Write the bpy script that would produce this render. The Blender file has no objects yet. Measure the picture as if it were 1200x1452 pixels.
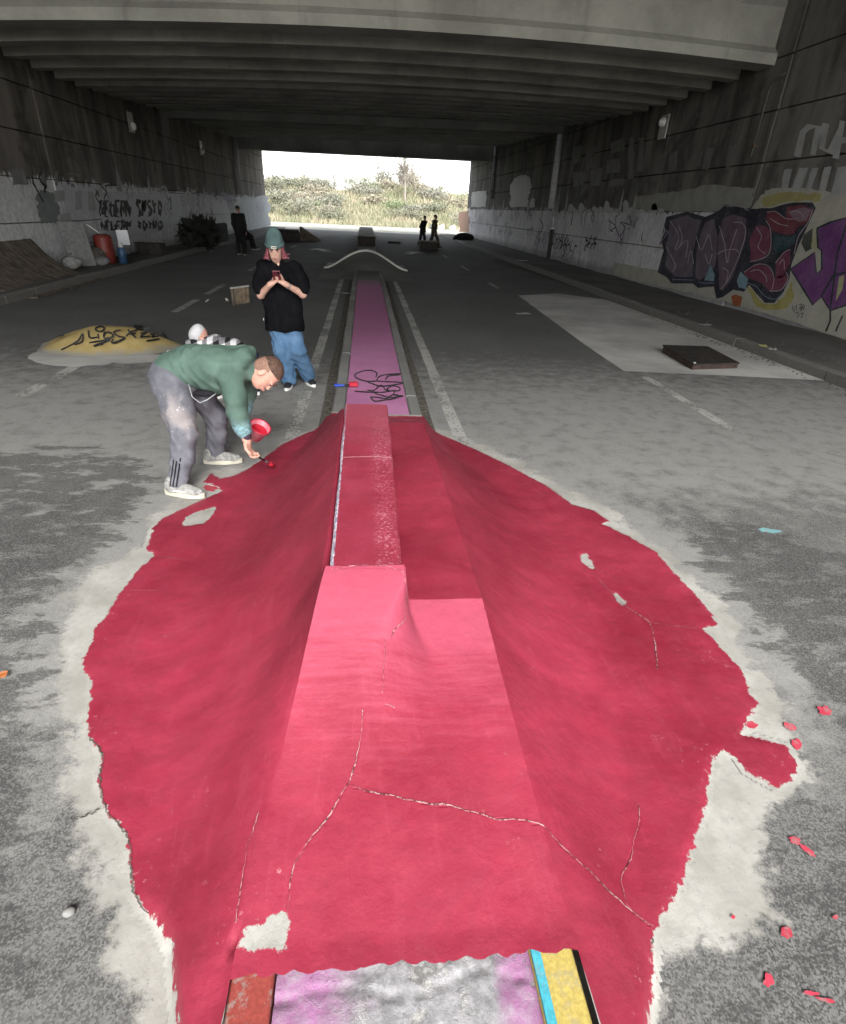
import bpy, bmesh, math, random
import numpy as np
from mathutils import Vector, Matrix, noise as mnoise
R = math.radians
random.seed(7); rng = np.random.default_rng(7)
scene = bpy.context.scene
COL = scene.collection

# ------------------------------------------------------------------ camera
CAM = np.array([0.0, 0.0, 1.95])
YAW, PITCH, ROLL, FPX = R(6.6), R(28.3), R(2.8), 793.0
def _basis():
    cy, sy, cp, sp = math.cos(YAW), math.sin(YAW), math.cos(PITCH), math.sin(PITCH)
    f = np.array([sy*cp, cy*cp, -sp]); r = np.array([cy, -sy, 0.0]); u = np.cross(r, f)
    cr, sr = math.cos(ROLL), math.sin(ROLL)
    return r*cr+u*sr, -r*sr+u*cr, f
CR, CU, CF = _basis()
cam_data = bpy.data.cameras.new('camera'); cam = bpy.data.objects.new('camera', cam_data); COL.objects.link(cam)
cam_data.sensor_fit = 'VERTICAL'; cam_data.sensor_height = 36.0; cam_data.lens = 36.0*FPX/1452.0
cam_data.clip_start = 0.05; cam_data.clip_end = 3000
m = Matrix.Identity(4)
for i in range(3):
    m[i][0], m[i][1], m[i][2], m[i][3] = CR[i], CU[i], -CF[i], CAM[i]
cam.matrix_world = m
scene.camera = cam

# ------------------------------------------------------------------ sky, sun, exposure
world = bpy.data.worlds.new('World'); scene.world = world; world.use_nodes = True
wn = world.node_tree.nodes; wl = world.node_tree.links; wn.clear()
SUN_EL, SUN_AZ = 40.0, 176.0          # overcast glow behind the photographer
sky = wn.new('ShaderNodeTexSky'); sky.sky_type = 'NISHITA'; sky.sun_disc = False
sky.sun_elevation = R(SUN_EL); sky.sun_rotation = R(SUN_AZ); sky.air_density = 1.0; sky.dust_density = 2.0; sky.ozone_density = 1.0
hsv = wn.new('ShaderNodeHueSaturation'); hsv.inputs['Saturation'].default_value = 0.22
bg = wn.new('ShaderNodeBackground'); bg.inputs['Strength'].default_value = 0.15
wo = wn.new('ShaderNodeOutputWorld')
wl.new(sky.outputs[0], hsv.inputs['Color']); wl.new(hsv.outputs[0], bg.inputs['Color']); wl.new(bg.outputs[0], wo.inputs['Surface'])
sd_ = bpy.data.lights.new('sun', 'SUN'); sd_.energy = 1.0; sd_.angle = R(24); sd_.color = (1.0, 0.97, 0.92)
sun = bpy.data.objects.new('sun', sd_); COL.objects.link(sun)
_az = R(SUN_AZ); _el = R(SUN_EL)
_d = Vector((math.sin(_az)*math.cos(_el), math.cos(_az)*math.cos(_el), math.sin(_el)))
sun.rotation_euler = _d.to_track_quat('Z', 'Y').to_euler(); sun.location = (0, -8, 14)
scene.view_settings.view_transform = 'Standard'; scene.view_settings.look = 'None'
scene.view_settings.exposure = 2.3; scene.view_settings.gamma = 1.0
scene.render.engine = 'CYCLES'
cy_ = scene.cycles
cy_.use_denoising = True; cy_.max_bounces = 8; cy_.diffuse_bounces = 6; cy_.glossy_bounces = 3; cy_.sample_clamp_indirect = 6.0

# ------------------------------------------------------------------ geometry helpers
def ray(u, v): return CF + CR*(u-600)/FPX - CU*(v-726)/FPX
def atz(u, v, z=0.0):
    d = ray(u, v); return CAM + d*((z-CAM[2])/d[2])
def aty(u, v, y):
    d = ray(u, v); return CAM + d*(y/d[1])
def atx(u, v, x):
    d = ray(u, v); return CAM + d*(x/d[0])

def new_mesh(name, verts, faces, mats=(), parent=None, smooth=False, mat_idx=None):
    me = bpy.data.meshes.new(name); me.from_pydata([tuple(map(float, v)) for v in verts], [], [tuple(f) for f in faces]); me.update()
    for mt in (mats if isinstance(mats, (list, tuple)) else [mats]): me.materials.append(mt)
    if mat_idx is not None: me.polygons.foreach_set('material_index', mat_idx)
    if smooth: me.polygons.foreach_set('use_smooth', [True]*len(me.polygons))
    return link(name, me, parent)
def link(name, me, parent=None):
    o = bpy.data.objects.new(name, me); COL.objects.link(o)
    if parent is not None: o.parent = parent
    return o
def fast_mesh(name, V, Q, mat, parent=None, smooth=True):
    """V (n,3) array, Q (m,k) array of faces, k = 3 or 4"""
    V = np.asarray(V, np.float32); Q = np.asarray(Q, np.int32); k = Q.shape[1]
    me = bpy.data.meshes.new(name)
    me.vertices.add(len(V)); me.vertices.foreach_set('co', V.ravel())
    me.loops.add(Q.size); me.loops.foreach_set('vertex_index', Q.ravel())
    me.polygons.add(len(Q)); me.polygons.foreach_set('loop_start', np.arange(0, Q.size, k, dtype=np.int32))
    me.polygons.foreach_set('loop_total', np.full(len(Q), k, np.int32))
    me.polygons.foreach_set('use_smooth', np.full(len(Q), smooth))
    me.update(calc_edges=True); me.validate()
    for mt in (mat if isinstance(mat, (list, tuple)) else [mat]): me.materials.append(mt)
    return link(name, me, parent)
def add_attr(o, name, arr):
    a = o.data.attributes.new(name, 'FLOAT', 'POINT'); a.data.foreach_set('value', np.asarray(arr, np.float32).ravel())
def thing(name, label, cat, loc=(0, 0, 0), group=None, rotz=0.0):
    o = bpy.data.objects.new(name, None); COL.objects.link(o); o.location = tuple(map(float, loc)); o.rotation_euler = (0, 0, rotz)
    o.empty_display_size = 0.1
    return tag(o, label, cat, group)
def tag(o, label, cat, group=None):
    o['label'] = label; o['category'] = cat
    if group: o['group'] = group
    return o
def struct(o): o['kind'] = 'structure'; return o
def world_child(o, parent):
    """parent keeping world coordinates of the mesh"""
    o.parent = parent; o.matrix_parent_inverse = Matrix.LocRotScale(parent.location, parent.rotation_euler, None).inverted(); return o
def boxes_to_mesh(boxes, bevel=0.0):
    bm = bmesh.new()
    for (c, s) in boxes:
        r = bmesh.ops.create_cube(bm, size=1.0)
        for v in r['verts']: v.co = Vector((c[0]+v.co.x*s[0], c[1]+v.co.y*s[1], c[2]+v.co.z*s[2]))
    if bevel > 0:
        bmesh.ops.bevel(bm, geom=bm.edges[:], offset=bevel, segments=1, affect='EDGES', profile=0.7)
    return bm
def bm_obj(name, bm, mat, parent=None, smooth=False):
    me = bpy.data.meshes.new(name); bm.to_mesh(me); bm.free()
    for mt in (mat if isinstance(mat, (list, tuple)) else [mat]): me.materials.append(mt)
    if smooth: me.polygons.foreach_set('use_smooth', [True]*len(me.polygons))
    return link(name, me, parent)
def box(name, c, s, mat, parent=None, bevel=0.0):
    return bm_obj(name, boxes_to_mesh([(c, s)], bevel), mat, parent)
def box_jit(name, c, s, mat, parent=None, bevel=0.01, jit=0.006):
    bm = boxes_to_mesh([(c, s)], bevel)
    for v in bm.verts: v.co += Vector([random.uniform(-jit, jit) for _ in range(3)])
    return bm_obj(name, bm, mat, parent)
def tube(name, pts, rad, mat, parent=None, seg=8, smooth=True):
    pts = [Vector(p) for p in pts]; n = len(pts); rads = rad if isinstance(rad, (list, tuple)) else [rad]*n
    V = []; F = []
    up = Vector((0.13, 0.21, 0.97))
    for i, p in enumerate(pts):
        t = (pts[min(i+1, n-1)]-pts[max(i-1, 0)]).normalized()
        a = t.cross(up)
        if a.length < 0.15: a = t.cross(Vector((1, 0, 0)))
        a.normalize(); b = t.cross(a)
        for k in range(seg):
            an = 2*math.pi*k/seg; V.append(p+(a*math.cos(an)+b*math.sin(an))*rads[i])
    for i in range(n-1):
        for k in range(seg):
            F.append((i*seg+k, i*seg+(k+1) % seg, (i+1)*seg+(k+1) % seg, (i+1)*seg+k))
    F.append(tuple(range(seg-1, -1, -1))); F.append(tuple((n-1)*seg+k for k in range(seg)))
    return new_mesh(name, V, F, mat, parent, smooth)
def lathe(name, prof, mat, parent=None, seg=20, mtx=None, smooth=True):
    V = []; F = []
    for (r, z) in prof:
        for k in range(seg):
            an = 2*math.pi*k/seg; p = Vector((r*math.cos(an), r*math.sin(an), z)); V.append(mtx @ p if mtx else p)
    for i in range(len(prof)-1):
        for k in range(seg): F.append((i*seg+k, i*seg+(k+1) % seg, (i+1)*seg+(k+1) % seg, (i+1)*seg+k))
    return new_mesh(name, V, F, mat, parent, smooth)

def seg_dist(P, poly, closed=True):
    """distance of points P (n,2) to a polyline"""
    A = np.asarray(poly, float); B = np.roll(A, -1, 0) if closed else A[1:]
    if not closed: A = A[:-1]
    best = np.full(len(P), 1e9)
    for a, b in zip(A, B):
        ab = b-a; L = (ab*ab).sum()+1e-12
        t = np.clip(((P-a)@ab)/L, 0, 1); d = np.hypot(P[:, 0]-a[0]-t*ab[0], P[:, 1]-a[1]-t*ab[1]); best = np.minimum(best, d)
    return best
def inside(P, poly):
    A = np.asarray(poly, float); x, y = P[:, 0], P[:, 1]; r = np.zeros(len(P), bool); n = len(A)
    for i in range(n):
        x0, y0 = A[i]; x1, y1 = A[(i+1) % n]
        c = ((y0 > y) != (y1 > y)); xi = (x1-x0)*(y-y0)/((y1-y0) if y1 != y0 else 1e-12)+x0
        r ^= c & (x < xi)
    return r
def sdist(P, poly):
    d = seg_dist(P, poly); return np.where(inside(P, poly), -d, d)

# signed distance modelling: smooth union of tapered capsules and ellipsoids, meshed with surface nets
def V3(*a): return np.array(a if len(a) > 1 else a[0], float)
def cap(a, b, ra, rb, k=None): return ('c', V3(a), V3(b), ra, rb, k)
def ell(c, r, B=None, k=None): return ('e', V3(c), V3(r), np.eye(3) if B is None else np.array(B), k)
def chain(pts, rads, k=None): return [cap(pts[i], pts[i+1], rads[i], rads[i+1], k) for i in range(len(pts)-1)]
def sdf_mesh(name, prims, h, mat, parent=None, k=0.02, folds=0.0, ffreq=22.0, cut=None):
    lo = np.full(3, 1e9); hi = -lo
    for p in prims:
        if p[0] == 'c':
            for q, r in ((p[1], p[3]), (p[2], p[4])): lo = np.minimum(lo, q-r); hi = np.maximum(hi, q+r)
        else:
            r = p[2].max(); lo = np.minimum(lo, p[1]-r); hi = np.maximum(hi, p[1]+r)
    lo -= 4*h+folds; hi += 4*h+folds
    n = np.ceil((hi-lo)/h).astype(int)+1
    D = np.full(n, 0.3, np.float32)
    ax = [lo[i]+h*np.arange(n[i]) for i in range(3)]
    for p in prims:
        kk = p[-1] if p[-1] is not None else k
        mg = kk+3*h+folds
        if p[0] == 'c': a = np.minimum(p[1]-p[3], p[2]-p[4])-mg; b = np.maximum(p[1]+p[3], p[2]+p[4])+mg
        else: a = p[1]-p[2].max()-mg; b = p[1]+p[2].max()+mg
        i0 = np.clip(((a-lo)/h).astype(int), 0, n-1); i1 = np.clip(((b-lo)/h).astype(int)+2, 1, n)
        X, Y, Z = np.meshgrid(ax[0][i0[0]:i1[0]], ax[1][i0[1]:i1[1]], ax[2][i0[2]:i1[2]], indexing='ij')
        if p[0] == 'c':
            ba = p[2]-p[1]; L = ba@ba+1e-12
            t = np.clip(((X-p[1][0])*ba[0]+(Y-p[1][1])*ba[1]+(Z-p[1][2])*ba[2])/L, 0, 1)
            d = np.sqrt((X-p[1][0]-t*ba[0])**2+(Y-p[1][1]-t*ba[1])**2+(Z-p[1][2]-t*ba[2])**2)-(p[3]+(p[4]-p[3])*t)
        else:
            B = p[3]; q = [(X-p[1][0])*B[i][0]+(Y-p[1][1])*B[i][1]+(Z-p[1][2])*B[i][2] for i in range(3)]
            k0 = np.sqrt(sum((q[i]/p[2][i])**2 for i in range(3)))+1e-6; k1 = np.sqrt(sum((q[i]/p[2][i]**2)**2 for i in range(3)))+1e-6
            d = k0*(k0-1)/k1
        S = D[i0[0]:i1[0], i0[1]:i1[1], i0[2]:i1[2]]
        hh = np.maximum(kk-np.abs(S-d), 0)/kk
        D[i0[0]:i1[0], i0[1]:i1[1], i0[2]:i1[2]] = np.minimum(S, d)-hh*hh*kk*0.25
    if folds > 0:
        X, Y, Z = np.meshgrid(*ax, indexing='ij')
        w = np.sin(X*ffreq*0.37+1.3)*1.7+np.sin(Y*ffreq*0.31+Z*ffreq*0.23)*1.5
        D += folds*(0.9*(np.abs(np.sin(Z*ffreq*.6+w*1.6+X*ffreq*0.9-Y*ffreq*.5))-.6)+0.5*np.sin((X*0.9-Z*0.7-Y*0.8)*ffreq*1.5+w*2.1)*np.sin(Z*ffreq*.45+w))
    if cut is not None:
        X, Y, Z = np.meshgrid(*ax, indexing='ij'); D = np.maximum(D, cut(X, Y, Z))
    V, Q = surface_net(D); V = V*h+lo
    if parent is not None: V = V-np.array(parent.location)
    return fast_mesh(name, V, Q, mat, parent, True)
def surface_net(D):
    S = D < 0; n = D.shape
    cnt = np.zeros((n[0]-1, n[1]-1, n[2]-1), np.int32); acc = np.zeros(cnt.shape+(3,), np.float32)
    for axis in range(3):
        sl0 = [slice(None)]*3; sl1 = [slice(None)]*3; sl0[axis] = slice(0, -1); sl1[axis] = slice(1, None)
        a = D[tuple(sl0)]; b = D[tuple(sl1)]; ch = S[tuple(sl0)] != S[tuple(sl1)]
        I = np.argwhere(ch); t = (a[ch]/(a[ch]-b[ch])).astype(np.float32)
        P = I.astype(np.float32); P[:, axis] += t
        o = [i for i in range(3) if i != axis]
        for da in (0, 1):
            for db in (0, 1):
                J = I.copy(); J[:, o[0]] -= da; J[:, o[1]] -= db
                ok = (J >= 0).all(1) & (J < np.array(cnt.shape)).all(1); Jk = J[ok]
                np.add.at(cnt, tuple(Jk.T), 1); np.add.at(acc, tuple(Jk.T), P[ok])
    act = cnt > 0; idx = np.full(cnt.shape, -1, np.int64); idx[act] = np.arange(act.sum())
    V = acc[act]/cnt[act][:, None]
    quads = []
    for axis in range(3):
        sl0 = [slice(None)]*3; sl1 = [slice(None)]*3; sl0[axis] = slice(0, -1); sl1[axis] = slice(1, None)
        a = S[tuple(sl0)]; b = S[tuple(sl1)]
        I = np.argwhere(a != b); o = [i for i in range(3) if i != axis]
        I = I[(I[:, o[0]] > 0) & (I[:, o[1]] > 0) & (I[:, o[0]] < cnt.shape[o[0]]) & (I[:, o[1]] < cnt.shape[o[1]])]
        def at(da, db):
            J = I.copy(); J[:, o[0]] -= da; J[:, o[1]] -= db; return idx[tuple(J.T)]
        q = np.stack([at(1, 1), at(0, 1), at(0, 0), at(1, 0)], 1)
        flip = ~a[tuple(I.T)]
        if axis == 1: flip = ~flip
        q[flip] = q[flip][:, ::-1]; quads.append(q)
    Q = np.concatenate(quads); Q = Q[(Q >= 0).all(1)]
    return V, Q

# ------------------------------------------------------------------ material helpers
class NT:
    def __init__(s, name, rough=0.8, spec=0.3):
        s.m = bpy.data.materials.new(name); s.m.use_nodes = True; s.t = s.m.node_tree; s.n = s.t.nodes
        s.b = s.n['Principled BSDF']; s.b.inputs['Roughness'].default_value = rough; s.b.inputs['Specular IOR Level'].default_value = spec
    def put(s, sock, v):
        if v is None: return
        if isinstance(v, bpy.types.NodeSocket): s.t.links.new(v, sock)
        elif isinstance(v, (tuple, list)) and len(v) == 3 and sock.type == 'RGBA': sock.default_value = (*v, 1)
        else: sock.default_value = v
    def new(s, ty, **kw):
        nd = s.n.new(ty)
        for k, v in kw.items(): setattr(nd, k, v)
        return nd
    def pos(s): return s.new('ShaderNodeNewGeometry').outputs['Position']
    def obj(s): return s.new('ShaderNodeTexCoord').outputs['Object']
    def rnd(s): return s.new('ShaderNodeObjectInfo').outputs['Random']
    def map(s, vec, scale=(1, 1, 1), loc=(0, 0, 0), rot=(0, 0, 0)):
        nd = s.new('ShaderNodeMapping'); s.put(nd.inputs[0], vec); nd.inputs['Scale'].default_value = scale; nd.inputs['Location'].default_value = loc; nd.inputs['Rotation'].default_value = rot
        return nd.outputs[0]
    def noise(s, vec, scale, detail=4, rough=0.55, dist=0.0):
        nd = s.new('ShaderNodeTexNoise'); s.put(nd.inputs['Vector'], vec); nd.inputs['Scale'].default_value = scale
        nd.inputs['Detail'].default_value = detail; nd.inputs['Roughness'].default_value = rough; nd.inputs['Distortion'].default_value = dist
        return nd.outputs[0]
    def vor(s, vec, scale, feature='F1', out='Distance'):
        nd = s.new('ShaderNodeTexVoronoi', feature=feature); s.put(nd.inputs['Vector'], vec); nd.inputs['Scale'].default_value = scale
        return nd.outputs[out]
    def math(s, op, a, b=0.0, c=None):
        nd = s.new('ShaderNodeMath', operation=op); s.put(nd.inputs[0], a); s.put(nd.inputs[1], b)
        if c is not None: s.put(nd.inputs[2], c)
        return nd.outputs[0]
    def mix(s, f, a, b, mode='MIX'):
        nd = s.new('ShaderNodeMix', data_type='RGBA', blend_type=mode); s.put(nd.inputs[0], f); s.put(nd.inputs[6], a); s.put(nd.inputs[7], b)
        return nd.outputs[2]
    def ss(s, x, lo, hi, a=0.0, b=1.0):
        nd = s.new('ShaderNodeMapRange', interpolation_type='SMOOTHSTEP'); s.put(nd.inputs[0], x)
        for i, v in zip((1, 2, 3, 4), (lo, hi, a, b)): s.put(nd.inputs[i], v)
        return nd.outputs[0]
    def attr(s, name): return s.new('ShaderNodeAttribute', attribute_name=name).outputs['Fac']
    def xyz(s, vec):
        nd = s.new('ShaderNodeSeparateXYZ'); s.put(nd.inputs[0], vec); return nd.outputs
    def bump(s, hgt, strength=0.3, dist=0.01):
        nd = s.new('ShaderNodeBump'); s.put(nd.inputs['Height'], hgt); nd.inputs['Strength'].default_value = strength; nd.inputs['Distance'].default_value = dist
        s.put(s.b.inputs['Normal'], nd.outputs[0])
    def col(s, c): s.put(s.b.inputs['Base Color'], c); return s
    def rough(s, r): s.put(s.b.inputs['Roughness'], r); return s
def simple(name, c, rough=0.7, spec=0.3, var=0.25, scale=12.0, bump=0.0, metal=0.0):
    M = NT(name, rough, spec); p = M.obj()
    f = M.noise(p, scale, 5, 0.6)
    dark = tuple(x*(1-var) for x in c); lite = tuple(min(1, x*(1+var)) for x in c)
    M.col(M.mix(M.ss(f, 0.3, 0.7), dark, lite)); M.b.inputs['Metallic'].default_value = metal
    if bump > 0: M.bump(M.noise(p, scale*5, 4, 0.6), bump, 0.01)
    return M.m
# ------------------------------------------------------------------ materials
def cement_color(M, p):
    n1 = M.noise(p, 2.2, 6, 0.62); n2 = M.noise(p, 26, 5, 0.65)
    c = M.mix(M.ss(n1, 0.32, 0.68), (0.235, 0.23, 0.208), (0.36, 0.355, 0.33))
    c = M.mix(M.math('MULTIPLY', M.ss(n2, 0.45, 0.75), 0.45), c, (0.19, 0.19, 0.175))
    pit = M.noise(p, 75, 5, 0.75); return M.mix(M.ss(pit, 0.60, 0.68, 0, 0.6), c, (0.10, 0.10, 0.095))
def mk_asphalt():
    M = NT('asphalt', 0.9, 0.25); p = M.pos()
    g = M.vor(p, 170, out='Color'); gs = M.new('ShaderNodeSeparateColor'); M.put(gs.inputs[0], g)
    n = M.noise(p, 120, 4, 0.75); big = M.noise(p, 0.55, 5, 0.6); mid = M.noise(p, 5.5, 5, 0.65)
    c = M.mix(M.ss(gs.outputs[0], 0.05, 0.95), (0.048, 0.048, 0.047), (0.15, 0.15, 0.146))
    c = M.mix(M.ss(n, 0.58, 0.70, 0, 0.5), c, (0.29, 0.29, 0.275))
    c = M.mix(M.ss(n, 0.32, 0.43, 0.55, 0), c, (0.03, 0.03, 0.03))
    c = M.mix(M.ss(big, 0.35, 0.7, 0.0, 0.4), c, (0.155, 0.155, 0.15))
    # pale cement dust ground into the surface
    dust = M.attr('dust'); df = M.math('ADD', dust, M.math('MULTIPLY', M.math('SUBTRACT', mid, 0.5), 1.1))
    c = M.mix(M.ss(df, 0.25, 0.70, 0, 0.55), c, (0.30, 0.30, 0.285))
    # damp / worn dark stains
    dk = M.attr('dark'); st = M.noise(M.map(p, (1.0, 2.4, 1), rot=(0, 0, 0.5)), 3.2, 8, 0.68)
    f = M.ss(M.math('ADD', dk, M.math('MULTIPLY', M.math('SUBTRACT', st, 0.5), 2.6)), 0.46, 0.66, 0, 0.75)
    c = M.mix(f, c, M.mix(M.ss(gs.outputs[0], 0.5, 0.95), (0.045, 0.045, 0.045), (0.11, 0.11, 0.107)))
    # old oil spots
    sp = M.ss(M.vor(M.map(p, (0.9, 0.9, 0.9)), 1.0), 0.045, 0.085, 0.55, 0)
    c = M.mix(M.math('MULTIPLY', sp, M.ss(mid, 0.35, 0.6)), c, (0.04, 0.04, 0.04))
    # cement skim
    cm = M.attr('cement'); cf = M.ss(M.math('ADD', cm, M.math('ADD', M.math('MULTIPLY', M.math('SUBTRACT', M.noise(p, 11, 8, 0.75), 0.5), 0.6), M.math('MULTIPLY', M.math('SUBTRACT', M.noise(M.map(p, (1, 1.6, 1), rot=(0, 0, .6)), 3.0, 4, 0.6), 0.5), 0.75))), 0.47, 0.60)
    c = M.mix(cf, c, cement_color(M, p))
    M.col(c)
    hg = M.math('ADD', M.math('MULTIPLY', gs.outputs[0], M.math('SUBTRACT', 1.0, cf)), M.math('MULTIPLY', M.noise(p, 14, 6, 0.7), 0.8))
    M.bump(hg, 0.35, 0.012); return M.m
def mk_red():
    M = NT('red_paint', 0.62, 0.3); p = M.pos()
    n1 = M.noise(p, 1.6, 5, 0.6); n2 = M.noise(p, 9, 6, 0.65)
    brush = M.noise(M.map(p, (3, 40, 12)), 1.0, 4, 0.7)
    strokes = M.noise(M.map(p, (26, 3, 8), rot=(0, 0, 0.7)), 1.0, 5, 0.7, 0.5)
    c = M.mix(M.ss(n1, 0.3, 0.7), (0.175, 0.011, 0.026), (0.28, 0.026, 0.052))
    c = M.mix(M.ss(n2, 0.5, 0.75, 0, 0.28), c, (0.20, 0.020, 0.036))
    roll = M.noise(M.map(p, (2.2, 9, 4), rot=(0, 0, 0.25)), 1.0, 4, 0.6, 0.6); c = M.mix(M.ss(roll, 0.45, 0.62, 0, 0.4), c, (0.20, 0.017, 0.036))
    c = M.mix(M.ss(strokes, 0.52, 0.72, 0, 0.25), c, (0.30, 0.043, 0.072))
    pal = M.attr('pale'); pf = M.ss(M.math('ADD', pal, M.math('MULTIPLY', M.math('SUBTRACT', brush, 0.5), 0.9)), 0.25, 0.95, 0, 0.5)
    c = M.mix(pf, c, (0.39, 0.082, 0.135))
    gl = M.ss(M.math('ABSOLUTE', M.math('SUBTRACT', M.noise(p, 1.9, 2, 0.5, 0.8), 0.5)), 0.004, 0.014, 1, 0)
    c = M.mix(M.math('MULTIPLY', gl, M.ss(M.noise(p, 1.1, 3, 0.5), 0.46, 0.6, 0, 0.45)), c, (0.22, 0.022, 0.045))
    # pinholes and scuffs where cement grins through
    sc = M.noise(p, 38, 4, 0.7); scl = M.noise(p, 2.8, 5, 0.6, 0.6)
    scf = M.math('MULTIPLY', M.ss(sc, 0.61, 0.68), M.ss(M.math('ADD', scl, M.attr('scuff')), 0.57, 0.72))
    c = M.mix(M.math('MULTIPLY', scf, 0.6), c, (0.46, 0.24, 0.24))
    # hairline cracks
    ck = M.attr('crack'); w = M.ss(M.noise(p, 16, 5, 0.7), 0.30, 0.66, 0.0012, 0.0052)
    cf = M.ss(M.math('SUBTRACT', ck, w), -0.002, 0.0018, 1, 0)
    # ragged edge of the coat: cement outside it
    sdr = M.attr('sd_red'); e = M.math('ADD', sdr, M.math('MULTIPLY', M.math('SUBTRACT', M.noise(p, 22, 7, 0.72), 0.5), 0.085))
    ef = M.ss(e, -0.003, 0.003)
    c = M.mix(ef, c, cement_color(M, p))
    M.col(c); M.rough(M.mix(ef, M.mix(M.ss(n2, 0.3, 0.7), (0.5, 0.5, 0.5), (0.72, 0.72, 0.72)), (0.92, 0.92, 0.92)))
    M.bump(M.math('ADD', M.math('MULTIPLY', M.noise(p, 30, 6, 0.68), 1.0), M.math('MULTIPLY', cf, -0.8)), 0.28, 0.012); return M.m
def mk_wall(name, light, upper, zsplit):
    """painted-over lower zone with drips, sooty streaked upper zone"""
    M = NT(name, 0.88, 0.2); p = M.pos(); x = M.xyz(p)
    streak = M.noise(M.map(p, (1, 0.75, 0.13)), 1.7, 8, 0.66, 0.35); fine = M.noise(p, 7, 6, 0.65); blot = M.noise(p, 0.9, 5, 0.6, 0.4)
    drip = M.noise(M.map(p, (1, 3.4, 0.14)), 1.6, 4, 0.7)
    up = M.mix(M.ss(streak, 0.34, 0.66), tuple(v*0.38 for v in upper), upper)
    up = M.mix(M.ss(blot, 0.5, 0.68, 0, 0.75), up, tuple(v*0.3 for v in upper))
    up = M.mix(M.ss(fine, 0.55, 0.8, 0, 0.35), up, tuple(min(1, v*1.7) for v in upper))
    lo = M.mix(M.ss(fine, 0.3, 0.7), tuple(v*0.72 for v in light), light)
    lo = M.mix(M.ss(drip, 0.56, 0.72, 0, 0.55), lo, tuple(v*0.45 for v in light)); lo = M.mix(M.ss(streak, 0.52, 0.70, 0, 0.7), lo, tuple(v*0.35 for v in light))
    lo = M.mix(M.ss(M.noise(p, 0.45, 4, 0.6), 0.42, 0.62, 0, 0.55), lo, (light[0]*0.55, light[1]*0.52, light[2]*0.58))
    edge = M.math('ADD', x[2], M.math('ADD', M.math('MULTIPLY', M.math('SUBTRACT', drip, 0.5), 0.9), M.math('MULTIPLY', M.math('SUBTRACT', blot, 0.5), 0.5)))
    c = M.mix(M.ss(edge, zsplit-0.03, zsplit+0.03), lo, up)
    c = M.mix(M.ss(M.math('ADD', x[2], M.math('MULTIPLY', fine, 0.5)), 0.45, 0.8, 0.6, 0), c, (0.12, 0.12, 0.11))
    M.col(c); M.bump(M.noise(p, 18, 6, 0.7), 0.25, 0.02); return M.m
def mk_concrete(name, c0, streaky=True):
    M = NT(name, 0.9, 0.2); p = M.pos(); n1 = M.noise(p, 0.7, 6, 0.62); n2 = M.noise(p, 9, 6, 0.65)
    c = M.mix(M.ss(n1, 0.3, 0.7), tuple(v*0.62 for v in c0), c0)
    c = M.mix(M.ss(n2, 0.5, 0.8, 0, 0.4), c, tuple(v*0.55 for v in c0))
    if streaky:
        st = M.noise(M.map(p, (2.2, 1, 0.25)), 1.0, 5, 0.7); c = M.mix(M.ss(st, 0.55, 0.75, 0, 0.6), c, tuple(v*0.42 for v in c0))
    M.col(c); M.bump(n2, 0.25, 0.02); return M.m
def paint(name, c, wear=0.35, rough=0.75, under=(0.25, 0.25, 0.24)):
    """flat paint on a rough surface, thin and scuffed"""
    M = NT(name, rough, 0.25); p = M.pos(); n = M.noise(p, 3.0, 6, 0.65); g = M.noise(p, 45, 5, 0.7)
    cc = M.mix(M.ss(n, 0.3, 0.7), tuple(v*0.75 for v in c), tuple(min(1, v*1.1) for v in c))
    M.col(M.mix(M.math('MULTIPLY', M.ss(M.math('ADD', g, M.math('MULTIPLY', n, 0.4)), 0.68, 0.82), wear*2), cc, under)); M.bump(g, 0.2, 0.01); return M.m
def mk_worn_line():
    M = NT('worn_line_paint', 0.85, 0.2); p = M.pos()
    g = M.noise(p, 30, 6, 0.75); n = M.noise(p, 1.8, 4, 0.6)
    M.col(M.mix(M.ss(M.math('ADD', g, M.math('MULTIPLY', M.math('SUBTRACT', n, 0.5), 0.7)), 0.44, 0.60), (0.36, 0.36, 0.335), (0.15, 0.15, 0.145))); M.bump(g, 0.3, 0.01); return M.m
def mk_pink():
    M = NT('pink_floor_paint', 0.7, 0.3); p = M.pos(); x = M.xyz(p); n = M.noise(p, 1.5, 6, 0.62); g = M.noise(p, 60, 4, 0.7)
    c = M.mix(M.ss(n, 0.3, 0.7), (0.36, 0.135, 0.27), (0.44, 0.19, 0.34))
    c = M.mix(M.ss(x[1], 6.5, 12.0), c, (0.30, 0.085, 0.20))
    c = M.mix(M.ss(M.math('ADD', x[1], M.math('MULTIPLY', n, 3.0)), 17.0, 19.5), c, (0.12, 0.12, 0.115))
    c = M.mix(M.ss(g, 0.6, 0.75, 0, 0.4), c, (0.42, 0.28, 0.36)); M.col(c); M.bump(g, 0.15, 0.01); return M.m
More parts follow.
